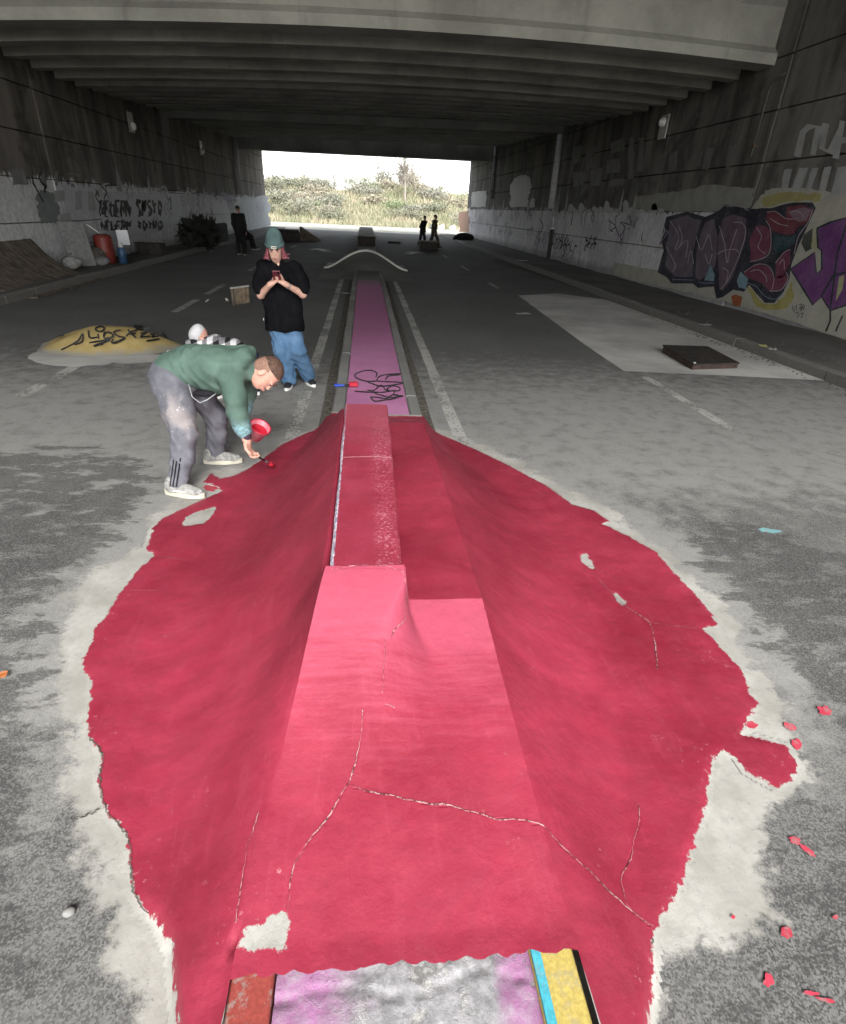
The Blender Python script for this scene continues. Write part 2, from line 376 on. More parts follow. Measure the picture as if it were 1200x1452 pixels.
def mk_near_median():
    M = NT('sprayed_cracked_concrete', 0.85, 0.25); p = M.pos(); x = M.xyz(p)
    n = M.noise(p, 3.3, 5, 0.6, 0.5); g = M.noise(p, 34, 7, 0.75)
    c = M.mix(M.ss(g, 0.35, 0.65), (0.17, 0.17, 0.175), (0.30, 0.295, 0.305))
    xf = M.math('ADD', x[0], M.math('MULTIPLY', M.math('SUBTRACT', n, 0.5), 0.55))
    side = M.math('ADD', M.ss(xf, -0.16, -0.02, 1, 0), M.ss(xf, 0.33, 0.43, 0, 1))
    c = M.mix(M.math('MULTIPLY', side, M.ss(g, 0.38, 0.62, 1.0, 0.65)), c, (0.30, 0.135, 0.26))
    ch = M.noise(p, 11, 6, 0.75, 0.4)
    c = M.mix(M.math('MULTIPLY', M.ss(ch, 0.54, 0.60, 0, 0.8), M.ss(x[0], -0.1, 0.05)), c, M.mix(M.ss(g, 0.4, 0.6), (0.13, 0.13, 0.125), (0.36, 0.35, 0.33)))
    M.col(c); M.bump(M.math('ADD', M.math('MULTIPLY', M.ss(ch, 0.54, 0.60), -0.5), g), 0.4, 0.012); return M.m
def mk_kerb(name, c, chip=0.6):
    M = NT(name, 0.8, 0.25); p = M.pos(); g = M.noise(p, 14, 7, 0.75); f = M.noise(p, 90, 4, 0.7)
    cc = M.mix(M.ss(f, 0.35, 0.7), tuple(v*0.7 for v in c), c)
    M.col(M.mix(M.ss(g, 0.52, 0.60, 0, chip), cc, (0.21, 0.21, 0.19))); M.bump(g, 0.2, 0.006); return M.m
MA = {}
MA['asphalt'] = mk_asphalt(); MA['red'] = mk_red()
MA['wallR'] = mk_wall('right_wall_concrete', (0.80, 0.79, 0.80), (0.20, 0.193, 0.178), 2.25)
MA['wallL'] = mk_wall('left_wall_concrete', (0.74, 0.75, 0.745), (0.215, 0.196, 0.175), 2.25)
MA['girder'] = mk_concrete('girder_concrete', (0.46, 0.46, 0.41)); MA['deck'] = mk_concrete('deck_concrete', (0.36, 0.36, 0.33), False)
MA['kerb'] = mk_concrete('kerb_concrete', (0.22, 0.22, 0.21), False); MA['pave'] = mk_concrete('pavement_concrete', (0.115, 0.112, 0.105), False)
MA['patch'] = mk_concrete('pale_patch_concrete', (0.50, 0.495, 0.47), False)
MA['line'] = mk_worn_line(); MA['pink'] = mk_pink(); MA['nearmed'] = mk_near_median()
MA['kerb_red'] = mk_kerb('red_kerb_paint', (0.27, 0.05, 0.04)); MA['kerb_yel'] = mk_kerb('yellow_kerb_paint', (0.46, 0.36, 0.10), 0.35)
MA['kerb_blue'] = mk_kerb('turquoise_edge_paint', (0.06, 0.36, 0.44), 0.3)
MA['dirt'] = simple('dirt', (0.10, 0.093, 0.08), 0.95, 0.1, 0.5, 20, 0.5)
MA['black'] = paint('black_marker', (0.012, 0.012, 0.014), 0.12, 0.6)
MA['earth'] = mk_concrete('dry_earth', (0.24, 0.22, 0.16), False)

# ------------------------------------------------------------------ terrain, road
def grid_obj(name, xs, ys, zf, mat):
    X, Y = np.meshgrid(xs, ys, indexing='ij'); Z = zf(X, Y); V = np.stack([X, Y, Z], -1).reshape(-1, 3)
    nx, ny = len(xs), len(ys); i = np.arange(nx*ny).reshape(nx, ny)
    Q = np.stack([i[:-1, :-1], i[1:, :-1], i[1:, 1:], i[:-1, 1:]], -1).reshape(-1, 4)
    return fast_mesh(name, V, Q, mat, None, True), V
terr, _ = grid_obj('ground', np.linspace(-700, 700, 30), np.linspace(-500, 900, 30), lambda X, Y: np.full(X.shape, -0.06), MA['earth']); struct(terr)

RED_PX = [(487, 588, .15), (470, 590, .15), (465, 607, 0), (437, 614, 0), (400, 631, 0), (367, 656, 0), (346, 669, 0), (330, 676, 0), (313, 680, 0), (300, 672, 0), (288, 685, 0), (308, 690, 0), (316, 697, 0),
 (292, 708, 0), (267, 719, 0), (233, 735, 0), (217, 750, 0), (214, 764, 0), (208, 781, 0), (221, 789, 0), (200, 806, 0), (183, 827, 0), (167, 847, 0), (150, 877, 0), (133, 893, 0), (135, 906, 0), (119, 935, 0), (120, 950, 0), (131, 967, 0), (127, 1005, 0), (125, 1045, 0),
 (145, 1070, 0), (140, 1110, 0), (150, 1150, 0), (180, 1185, 0), (185, 1230, 0), (190, 1270, 0), (200, 1285, 0), (225, 1310, 0), (245, 1350, 0), (250, 1400, 0), (255, 1452, 0), (262, 1530, 0), (275, 1700, 0),
 (905, 1700, 0), (912, 1530, 0), (917, 1452, 0), (922, 1400, 0), (925, 1355, 0), (927, 1320, 0), (940, 1300, 0), (965, 1255, 0), (985, 1190, 0), (1000, 1150, 0), (1002, 1115, 0), (1010, 1075, 0), (1025, 1066, 0), (1045, 1075, 0), (1060, 1095, 0), (1100, 1117, 0), (1125, 1105, 0), (1130, 1085, 0), (1115, 1060, 0), (1080, 1050, 0), (1052, 1045, 0), (1055, 1025, 0), (1075, 1000, 0),
 (1062, 983, 0), (1058, 967, 0), (1046, 946, 0), (1008, 904, 0), (994, 892, 0), (1017, 887, 0), (1008, 871, 0), (987, 846, 0), (967, 825, 0), (929, 783, 0), (892, 762, 0), (854, 744, 0), (864, 740, 0), (842, 725, 0), (812, 717, 0), (775, 690, 0), (733, 667, 0), (700, 650, 0), (658, 631, 0), (608, 610, 0), (596, 589, .15)]
RED = np.array([atz(*p)[:2] for p in RED_PX])
CEM_PX = [(470, 600), (440, 611), (395, 628), (350, 660), (290, 668), (270, 690), (215, 735), (195, 770), (130, 815), (85, 860), (75, 930), (85, 1000), (80, 1060), (95, 1130), (85, 1190), (110, 1250), (140, 1300), (160, 1360), (170, 1452), (180, 1700),
 (960, 1700), (945, 1452), (930, 1360), (1000, 1350), (1050, 1362), (1085, 1310), (1092, 1240), (1090, 1190), (1100, 1150), (1150, 1110), (1150, 1070), (1110, 1020), (1120, 1000), (1085, 960), (1060, 900), (1040, 870), (1000, 830), (960, 790), (900, 745), (860, 715), (800, 690), (740, 655), (680, 628), (610, 602)]
CEM = np.array([atz(*p)[:2] for p in CEM_PX])
DARK_PX = [[(-60, 640), (90, 632), (200, 650), (225, 680), (190, 740), (140, 790), (60, 850), (-60, 900)], [(-60, 900), (60, 870), (72, 1000), (60, 1200), (100, 1452), (-80, 1452)],
 [(975, 745), (1050, 735), (1120, 760), (1260, 800), (1260, 1090), (1180, 1040), (1100, 940), (1040, 870), (990, 810)], [(1150, 1120), (1260, 1100), (1260, 1452), (1000, 1452), (1060, 1370), (1100, 1300)]]
xs = np.concatenate([[-6.95, -6.4, -5.8], np.arange(-5.2, 6.2, 0.04), [6.4, 6.72]])
ys = np.concatenate([[-30, -12, -6, -3], np.arange(-1.5, 11, 0.04), np.arange(11.2, 20, 0.4), np.arange(20, 90, 2.0)])
road, RV = grid_obj('road', xs, ys, lambda X, Y: np.zeros(X.shape), MA['asphalt']); struct(road)
P2 = RV[:, :2]; near = (P2[:, 1] < 11.5) & (P2[:, 1] > -3)
cemv = np.zeros(len(P2)); cemv[near] = np.clip(0.5-sdist(P2[near], CEM)/0.5, 0, 1); add_attr(road, 'cement', cemv)
dk = np.zeros(len(P2))
for pl in DARK_PX:
    q = np.array([atz(*p)[:2] for p in pl]); dk[near] = np.maximum(dk[near], np.clip(0.42-sdist(P2[near], q)/0.6, 0, 0.70))
add_attr(road, 'dark', dk)
ds = np.zeros(len(P2)); ds[near] = np.maximum(np.clip(1.0-(sdist(P2[near], RED)-0.1)/.9, 0, 1)*0.75*np.clip((P2[near, 1]-.6)/1.5, .25, 1), .62*np.clip((P2[near, 1]-2.6)/1.6, 0, 1)*np.clip((10.5-P2[near, 1])/4, 0, 1)); add_attr(road, 'dust', np.maximum(ds, 0.12))

def sheet(name, polys, mat, parent=None):
    V = []; F = []
    for pl in polys:
        F.append(tuple(range(len(V), len(V)+len(pl)))); V += [tuple(p) for p in pl]
    o = new_mesh(name, V, F, mat); 
    if parent is not None: world_child(o, parent)
    return o
def up_face(pl):
    a = sum(pl[i][0]*pl[(i+1) % len(pl)][1]-pl[(i+1) % len(pl)][0]*pl[i][1] for i in range(len(pl)))
    return pl if a > 0 else pl[::-1]
def ground_sheet(name, pxpoly, z, mat, parent, sub=0.0):
    pl = [tuple(atz(u, v, z)) for u, v in pxpoly]
    if sub > 0:
        q = []
        for i in range(len(pl)):
            a = np.array(pl[i]); b = np.array(pl[(i+1) % len(pl)]); n = max(1, int(np.hypot(*(b-a)[:2])/sub))
            for k in range(n):
                t = a+(b-a)*k/n; q.append((t[0]+random.uniform(-1, 1)*sub*0.3, t[1]+random.uniform(-1, 1)*sub*0.3, z))
        pl = q
    return sheet(name, [up_face(pl)], mat, parent)
# painted lane lines: solid lines beside the median, dashes, arrows
def strip(name, x0, x1, y0, y1, z, mat, parent, step=0.5):
    n = max(1, int((y1-y0)/step)); V = []; F = []
    for i in range(n+1):
        y = y0+(y1-y0)*i/n; V += [(x0+random.uniform(-.006, .006), y, z), (x1+random.uniform(-.006, .006), y, z)]
    F = [(2*i, 2*i+1, 2*i+3, 2*i+2) for i in range(n)]
    o = new_mesh(name, V, F, mat); return world_child(o, parent)
strip('gutter_strip', -0.47, -0.338, 5.25, 33, .0042, MA['dirt'], road); strip('gutter_strip', .572, .70, 5.25, 33, .0042, MA['dirt'], road)  # dark strips along both sides of the median kerbs
strip('lane_line', -0.76, -0.63, 5.05, 27, .004, MA['line'], road); strip('lane_line', 0.86, 0.99, 4.85, 27, .004, MA['line'], road)
for y0, y1 in ((6.25, 7.95), (9.2, 10.2), (11.8, 13.5), (14.4, 16.4), (20, 22), (26, 28), (32, 34), (38, 40), (44, 46)): strip('lane_dash', -3.77, -3.62, y0, y1, .004, MA['line'], road)
for y0, y1 in ((5.4, 7.6), (17.5, 19), (23, 25), (29, 31), (35, 37), (41, 43)): strip('lane_dash', 3.9, 4.03, y0, y1, .004, MA['line'], road)
for ax_, ay, sgn in ((-2.1, 31.2, -1), (2.45, 31.8, 1)):
    sheet('lane_arrow', [up_face([(ax_+sgn*x_, ay+y_, .004) for x_, y_ in ((-.55, -1.0), (-.1, -1.1), (.25, -.1), (.7, -.2), (.35, 1.0), (-.45, .35), (0, .1), (-.25, -.5))])], paint('arrow_paint', (0.6, 0.6, 0.58), 0.2), road)
pp = [(735, 419), (790, 416), (860, 425), (930, 450), (1000, 474), (1060, 493), (1120, 512), (1165, 527), (1197, 541), (1040, 533), (885, 526), (830, 489), (780, 452)]
ground_sheet('concrete_patch', pp, .005, MA['patch'], road)

# paint splashes on the asphalt right of the ramp
M_spl = paint('red_splash', (0.42, 0.04, 0.07), 0.25, 0.6, (0.2, 0.19, 0.18))
def blot(name, u, v, ru, rv, ang, mat, z=.0065, n=36, jag=0.28):
    pl = []
    for i in range(n):
        a = 2*math.pi*i/n; r = 1+1.5*jag*mnoise.noise(Vector((math.cos(a)*1.4+u, math.sin(a)*1.4+v, 0)))+.25*jag*random.uniform(-1, 1)
        x = math.cos(a)*ru*r; y = math.sin(a)*rv*r; pl.append(tuple(atz(u+x*math.cos(ang)-y*math.sin(ang), v+x*math.sin(ang)+y*math.cos(ang), z)))
    cc = tuple(atz(u, v, z)); pl = up_face(pl); o = new_mesh(name, [cc]+pl, [(0, 1+i, 1+(i+1) % n) for i in range(n)], mat); return world_child(o, road)
for u, v, a, b, an in ((1170, 1008, 10, 6, .3), (1120, 1030, 9, 5, .4), (1130, 1055, 9, 6, .8), (1066, 1028, 9, 5, .2), (1128, 1192, 9, 5, .5), (1146, 1206, 12, 4, .7), (1116, 1322, 9, 8, 1), (1090, 1390, 7, 9, 0), (1150, 1408, 12, 3, .1), (1172, 1418, 14, 3, .2), (1185, 1300, 4, 3, 0), (1040, 1300, 3, 3, 0),
   (298, 692, 10, 4, .1), (283, 700, 6, 3, 0)):
    blot('paint_splash', u, v, a, b, an, M_spl)
blot('paint_splash', 1090, 752, 16, 3, .1, paint('turquoise_splash', (0.16, 0.36, 0.38), .5))
# ------------------------------------------------------------------ median strip
XC = 0.115
med = bpy.data.objects.new('median', None); COL.objects.link(med); struct(med)
def prism(name, prof, y0, y1, mat, parent=None, yoff=None):
    """profile (x,z) extruded along y"""
    n = len(prof); V = [(x, y0, z) for x, z in prof]+[(x, y1, z) for x, z in prof]
    F = [tuple(range(n-1, -1, -1)), tuple(range(n, 2*n))]+[(i, (i+1) % n, n+(i+1) % n, n+i) for i in range(n)]
    me_o = new_mesh(name, V, F, mat, parent); bm = bmesh.new(); bm.from_mesh(me_o.data); bmesh.ops.recalc_face_normals(bm, faces=bm.faces[:]); bm.to_mesh(me_o.data); bm.free(); return me_o
def kerb(xa, xb, z, y0, y1, mat, parent, c=.018):
    j = random.uniform(-.006, .006); z += random.uniform(-.006, .006)
    return prism('kerb_stone', [(xa+j, -.05), (xb+j, -.05), (xb+j, z-c), (xb-c+j, z), (xa+c+j, z), (xa+j, z-c)], y0, y1, mat, parent)
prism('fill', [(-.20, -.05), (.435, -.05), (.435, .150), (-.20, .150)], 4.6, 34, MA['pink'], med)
for i in range(29):
    y0 = 5.0+i; kerb(-.335, -.205, .155, y0, y0+.985, MA['kerb'], med); kerb(.44, .565, .155, y0, y0+.985, MA['kerb'], med)
# near end, in front of the ramp: sprayed concrete between a red and a yellow kerb
nf, _ = grid_obj('fill', np.linspace(-.245, .445, 60), np.linspace(-.6, .9, 120), lambda X, Y: np.full(X.shape, .135), MA['nearmed']); nf.parent = med
co = np.zeros(len(nf.data.vertices)*3); nf.data.vertices.foreach_get('co', co); co = co.reshape(-1, 3)
for i, v in enumerate(co):
    w = 0.02*mnoise.noise(Vector((v[0]*6, v[1]*6, 1.5)))+0.012*mnoise.noise(Vector((v[0]*22, v[1]*22, 4.5))); cr = abs(v[1]-.70-.03*mnoise.noise(Vector((v[0]*5, 0, 9))))
    co[i, 2] += w*.5-0.010*max(0, 1-cr/.008)
nf.data.vertices.foreach_set('co', co.ravel())
for y0 in (-.6, .02):
    y1 = .01 if y0 < 0 else .785
    kerb(-.365, -.255, .15, y0, y1, MA['kerb_red'], med, .005); kerb(.45, .572, .15, y0, y1, MA['kerb_yel'], med, .005)
o = prism('paint_edge', [(.447, .150), (.472, .150), (.472, .162), (.447, .162)], -.6, .788, MA['kerb_blue'], med)
o = new_mesh('paint_edge', [(.472, .745, .1625), (.545, .745, .1625), (.56, .79, .1625), (.472, .79, .1625)], [(0, 1, 2, 3)], MA['kerb_blue'], med)
# black marker scribble on the pink strip
def ribbon_pts(pts, w):
    """left/right offsets in 2D"""
    L = []; Rr = []; n = len(pts)
    for i in range(n):
        a = np.array(pts[max(i-1, 0)], float); b = np.array(pts[min(i+1, n-1)], float); t = b-a; t /= (np.hypot(*t)+1e-9); nn = np.array([-t[1], t[0]])
        ww = w*(0.8+0.4*random.random()); L.append(np.array(pts[i])+nn*ww/2); Rr.append(np.array(pts[i])-nn*ww/2)
    return L, Rr
def smooth_poly(pts, n=5):
    """Catmull-Rom through the points"""
    P = [np.array(p, float) for p in pts]; P = [P[0]]+P+[P[-1]]; out = []
    for i in range(1, len(P)-2):
        for k in range(n):
            t = k/n; a, b, c, d = P[i-1:i+3]
            out.append(0.5*((2*b)+(-a+c)*t+(2*a-5*b+4*c-d)*t*t+(-a+3*b-3*c+d)*t**3))
    out.append(P[-2]); return out
def strokes_mesh(name, strokes, w, proj, mat, parent, flip=False, smooth=True, jit=0.0):
    V = []; F = []
    for j, st in enumerate(strokes):
        pts = smooth_poly(st) if smooth and len(st) > 2 else [np.array(p, float) for p in st]
        if jit > 0:
            pts = [p+(q-p)*t for p, q in zip(pts[:-1], pts[1:]) for t in (0, .33, .66)]; pts = [p+rng.uniform(-jit, jit, 2) for p in pts]
        L, Rr = ribbon_pts(pts, w); b = len(V)
        if jit > 0:
            for i in range(len(L)):
                k_ = .25+1.1*abs(mnoise.noise(Vector((i*.23, j, 3.7)))); mid_ = (L[i]+Rr[i])/2; L[i] = mid_+(L[i]-mid_)*k_; Rr[i] = mid_+(Rr[i]-mid_)*k_
        for l, r in zip(L, Rr): V += [tuple(proj(l[0], l[1], j)), tuple(proj(r[0], r[1], j))]
        for i in range(len(L)-1): F.append((b+2*i, b+2*i+1, b+2*i+3, b+2*i+2))
    if flip: F = [f[::-1] for f in F]
    o = new_mesh(name, V, F, mat)
    if parent is not None: world_child(o, parent)
    return o
s_ = lambda pts: [(440+x/6.667, 490+y/6.667) for x, y in pts]
SCR = [[(620, 300), (630, 260), (580, 235), (500, 240), (430, 270), (430, 300), (500, 330), (560, 340)], [(560, 340), (640, 335), (700, 340), (880, 350), (830, 365), (680, 385), (600, 365), (545, 345)],
 [(630, 330), (650, 295), (720, 275), (880, 262), (960, 262)], [(710, 325), (740, 290), (850, 275)], [(540, 420), (600, 425), (650, 385), (680, 378), (720, 425), (740, 400), (780, 380), (840, 395), (840, 425), (740, 425), (730, 400)],
 [(420, 430), (560, 440), (700, 440), (800, 425), (790, 465), (880, 475), (760, 490), (610, 450)], [(570, 485), (610, 525), (700, 515), (800, 500), (830, 470), (780, 465), (720, 500), (640, 490), (570, 485)]]
strokes_mesh('marker_scribble', [s_(a) for a in SCR], 1.7, lambda u, v, j: atz(u, v, .1525+.0004*j), MA['black'], med)

# ------------------------------------------------------------------ painted ramp over the median
lerp = np.interp
def xeL(y): return lerp(y, [-1, .8, 1.4, 1.8, 2.0, 2.3, 4.2, 4.5, 5.3], [-.365, -.36, -.285, -.21, -.172, -.158, -.150, -.19, -.335])
def xeR(y): return lerp(y, [-1, .8, 2.0, 4.4, 5.3], [.568, .578, .52, .475, .555])
def sstep(x, a, b):
    t = np.clip((x-a)/(b-a), 0, 1); return t*t*(3-2*t)
ZL, ZC = .60, .41
def zmid(x, y):
    t = np.clip((y-.80)/1.2, 0, 1)
    front = .156+(ZC-.156)*t**1.25
    left = (ZL-ZC)*sstep(t, .30, 1.03)*(1-sstep(x, .165-.30*np.clip((.94-t)/.42, 0, 1), .188+.20*np.clip((.94-t)/.42, 0, 1)))
    far = ZC-(ZC-.156)*sstep(y, 4.3, 5.25)
    fl = np.where(x < .17, 0.02, 0)
    return np.where(y < 2.0, front+left, far+fl)
def zedgeL(y):
    f = zmid(np.full(np.shape(y), -.2), y); return np.where(y < 2.0, np.where(y < .8, .15, f), ZL-.004-(ZL-.165)*sstep(y, 4.15, 5.28))
def zedgeR(y): return np.where(y < .8, .15, zmid(np.full(np.shape(y), .5), y))
def Lw(y, side): 
    if side < 0: return lerp(y, [-1, .9, 1.2, 1.6, 2.0, 3.0, 4.0, 4.6, 5.3], [.30, .32, .38, .58, .86, .92, .78, .5, .10])
    return lerp(y, [-1, .9, 1.2, 1.6, 1.9, 3.0, 4.0, 4.6, 5.3], [.24, .26, .34, .58, .78, .86, .70, .42, .10])
def hfield(X, Y):
    xl, xr = xeL(Y), xeR(Y)
    pw = lerp(Y, [-1, 1.0, 1.8, 3.0], [1.15, 1.2, 1.7, 1.75]); g = lambda t: np.clip(1-t, 0, 1)**pw
    off = np.linspace(-.6, .6, 13)
    def soft(fn): return sum(fn(Y+o_) for o_ in off)/len(off)
    tl, tr = (xl-X)/soft(lambda y: Lw(y, -1)), (X-xr)/soft(lambda y: Lw(y, 1)); sl, sr = sstep(tl, -.08, .30), sstep(tr, -.08, .30)
    zl = (zedgeL(Y)*(1-sl)+soft(zedgeL)*sl)*g(tl); zr = (zedgeR(Y)*(1-sr)+soft(zedgeR)*sr)*g(tr)
    return np.where(X < xl, zl, np.where(X > xr, zr, zmid(X, Y)))+.010
CRK_PX = []
def surf(u, v):
    d = ray(u, v); t0 = 0.5; lo = None
    ts = np.linspace(0.3, 8, 1500); P = CAM[None]+d[None]*ts[:, None]; below = P[:, 2] < hfield(P[:, 0], P[:, 1]); i = int(np.argmax(below)); return P[i][:2]
HOLES = [[(261, 737), (268, 730), (285, 724), (303, 719), (306, 722), (298, 733), (288, 741), (272, 744), (260, 745)], [(824, 786), (832, 785), (841, 800), (840, 806), (831, 801), (824, 794)],
 [(868, 842), (874, 842), (886, 855), (882, 857)], [(326, 665), (338, 668), (330, 674), (320, 674)], [(342, 1335), (352, 1318), (378, 1306), (402, 1294), (409, 1318), (402, 1345), (340, 1347)]]
HOLES = [np.array([surf(*p) for p in h]) for h in HOLES]
CRK = [[(516, 1008), (512, 1050), (505, 1085), (492, 1115), (470, 1155), (440, 1190), (418, 1225), (408, 1280), (405, 1300)], [(490, 1115), (525, 1124), (560, 1130), (610, 1142), (650, 1146), (700, 1162), (745, 1166), (775, 1176), (800, 1205), (860, 1262), (925, 1315)],
 [(578, 850), (575, 880), (560, 897), (556, 905)], [(838, 812), (868, 842), (890, 862), (922, 884), (930, 915), (932, 950)], [(922, 884), (960, 888), (992, 892)], [(905, 1140), (908, 1165), (895, 1210), (880, 1250), (890, 1285), (928, 1315)],
 [(547, 905), (545, 950), (541, 985)], [(368, 1155), (350, 1200), (342, 1260), (335, 1310)], [(222, 789), (260, 795), (300, 800)], [(180, 838), (230, 838)], [(560, 1005), (545, 1000)], [(830, 800), (870, 818)], [(470, 810), (500, 803), (545, 802), (572, 812), (576, 850)]]
CRK_PX = CRK; CRK = [np.array([surf(*p) for p in c]) for c in CRK]
ramp = thing('skate_ramp', 'freshly painted red concrete skate ramp with raised ledge built over the median', 'ramp', (XC, 3.0, 0))
def bumpy(V):
    return np.array([0.004*mnoise.noise(Vector((a*2.2, b*2.2, 3.3)))+0.003*mnoise.noise(Vector((a*7, b*7, 8.1)))+.0012*mnoise.noise(Vector((a*25, b*25, 1.1))) for a, b in V[:, :2]])
def ramp_strip(name, ys, cols, keep):
    """cols(y, s) -> x for s in 0..1"""
    S = cols[1]; Y = np.repeat(ys[:, None], len(S), 1); X = np.stack([cols[0](y, S) for y in ys])
    Z = hfield(X, Y); V = np.stack([X, Y, Z], -1).reshape(-1, 3)
    P = V[:, :2]; sd = sdist(P, RED)
    mid = (P[:, 0] >= xeL(P[:, 1])-1e-4) & (P[:, 0] <= xeR(P[:, 1])+1e-4)
    sd = np.where(mid, np.maximum(sd, .70-P[:, 1]), sd)
    if name == 'deck': sd = np.minimum(sd, -.2*np.ones(len(sd)))*(P[:, 1] < 5.0)+np.where(P[:, 1] >= 5.0, P[:, 1]-5.27, 0)
    for hpoly in HOLES: sd = np.maximum(sd, -sdist(P, hpoly)+.004)
    ck = np.full(len(P), 1.0)
    for c in CRK: ck = np.minimum(ck, seg_dist(P, c, False))
    V[:, 2] += bumpy(V)
    fl = sstep(-sd, -.02, .03); V[:, 2] = np.where(mid, V[:, 2], np.maximum(V[:, 2], .003)*fl+.0045*(1-fl))
    if name == 'front_slope':
        row0 = np.arange(len(S)); V[row0, 1] += np.array([.016*mnoise.noise(Vector((q*.35, 2.2, 0)))+.004*mnoise.noise(Vector((q*.9, 7.2, 0))) for q in row0])-.01
    ny, nx = X.shape; i = np.arange(nx*ny).reshape(ny, nx)
    Q = np.stack([i[:-1, :-1], i[:-1, 1:], i[1:, 1:], i[1:, :-1]], -1).reshape(-1, 4)
    lim = .035; Q = Q[((sd[Q] < lim) | mid[Q]).all(1)]
    used = np.unique(Q); re = np.full(len(V), -1); re[used] = np.arange(len(used)); Q = re[Q]
    o = fast_mesh(name, V[used]-np.array(ramp.location), Q, MA['red'], ramp, True)
    add_attr(o, 'sd_red', sd[used]); add_attr(o, 'crack', ck[used])
    if name == 'front_slope': pal = sstep(P[:, 1], .9, 2.0)*.75+.06+.3*sstep(P[:, 1], 1.65, 1.95)
    else: pal = np.full(len(P), .0)
    add_attr(o, 'pale', pal[used])
    edge = seg_dist(P, RED); add_attr(o, 'scuff', (np.clip(1-edge/.25, 0, 1)*.14-.02)[used])
    return o
yb = np.arange(-.5, 5.46, .013)
ramp_strip('left_bank', yb, (lambda y, S: xeL(y)-(1-S)*(1.9+xeL(y)), np.linspace(0, 1, 130)), False)
ramp_strip('right_bank', yb, (lambda y, S: xeR(y)+S*(2.35-xeR(y)), np.linspace(0, 1, 150)), False)
ramp_strip('front_slope', np.append(np.arange(.752, 2.0, .012), 1.9999), (lambda y, S: xeL(y)+S*(xeR(y)-xeL(y)), np.linspace(0, 1, 76)), False)
ramp_strip('deck', np.append(2.0001, np.arange(2.012, 5.32, .014)), (lambda y, S: xeL(y)+S*(xeR(y)-xeL(y)), np.linspace(0, 1, 60)), False)
# the raised ledge: rough block with a pale scraped left edge
def mk_ledge():
    M = NT('ledge_paint', 0.6, 0.3); p = M.pos(); x = M.xyz(p); g = M.noise(p, 60, 5, 0.75); n = M.noise(p, 4, 5, 0.6)
    c = M.mix(M.ss(n, 0.3, 0.7), (0.23, 0.018, 0.038), (0.29, 0.033, 0.064))
    ch = M.math('MULTIPLY', M.ss(M.math('ADD', g, M.math('MULTIPLY', n, 0.3)), 0.68, 0.78), M.ss(x[0], 0.02, 0.07))
    c = M.mix(M.math('MULTIPLY', ch, M.ss(x[2], 0.5, 0.59)), c, (0.44, 0.16, 0.20))
    c = M.mix(M.ss(x[1], 3.2, 4.25, 0, 0.5), c, (0.36, 0.085, 0.125))
    e = M.math('ADD', x[0], M.math('MULTIPLY', M.math('SUBTRACT', M.noise(p, 22, 4, 0.7), 0.5), 0.022))
    c = M.mix(M.math('MULTIPLY', M.ss(e, -0.1435, -0.1385, 1, 0), M.ss(x[1], 3.4, 3.9, 1, 0.2)), c, M.mix(M.ss(M.noise(p, 45, 3), 0.42, 0.58), (0.66, 0.60, 0.66), (0.22, 0.24, 0.34)))
    sl = M.math('SUBTRACT', x[1], M.math('ADD', 3.15, M.math('MULTIPLY', M.noise(M.map(p, (6, 0.2, 1)), 1.0), 0.10)))
    c = M.mix(M.ss(M.math('ABSOLUTE', sl), 0.002, 0.007, 0.7, 0), c, (0.70, 0.36, 0.42))
    M.col(c); M.bump(g, 0.5, 0.012); return M.m
Yl = np.concatenate([[1.985], np.arange(2.0, 4.24, .03), [4.25]]); prof = [(-.157, .50), (-.156, .585), (-.146, .602), (.0, .604), (.152, .602), (.162, .592), (.166, .38)]
V = []; F = []
for a, y in enumerate(Yl):
    for b, (x_, z_) in enumerate(prof):
        nz = mnoise.noise(Vector((x_*9, y*4, z_*9))); V.append((x_+.005*nz+(.010*(y-3)/1.2 if x_ > .1 else 0)-XC, y-3.0+.01*nz*(a == 0), z_+.005*mnoise.noise(Vector((x_*7, y*6, 5)))))
nb = len(prof)
for a in range(len(Yl)-1):
    for b in range(nb-1): F.append((a*nb+b, a*nb+b+1, (a+1)*nb+b+1, (a+1)*nb+b))
F = [f[::-1] for f in F]; F.append(tuple(range(nb))); F.append(tuple((len(Yl)-1)*nb+b for b in range(nb-1, -1, -1)))
new_mesh('ledge', V, F, mk_ledge(), ramp)

# dirt-filled crack between the painted cement and its collar
EC = [[(126, 1045), (146, 1070), (141, 1110), (152, 1150), (181, 1186), (186, 1230), (192, 1272), (226, 1312), (246, 1352), (251, 1400), (256, 1452), (262, 1530)], [(141, 1148), (118, 1158), (98, 1160)], [(926, 1330), (921, 1360), (918, 1420), (916, 1470)]]
for ec in EC: strokes_mesh('edge_crack', [ec], 3.6, lambda u, v, j: atz(u, v, .012), MA['dirt'], ramp, jit=2.2)
pbl = thing('pebble', 'single small stone lying on the cement beside the asphalt', 'stone', atz(98, 1297, 0)); sdf_mesh('stone', [ell(np.array(pbl.location)+np.array((0, 0, .012)), (.016, .013, .014)), ell(np.array(pbl.location)+np.array((.008, .006, .01)), (.010, .010, .012))], .004, MA['kerb'], pbl, .01)

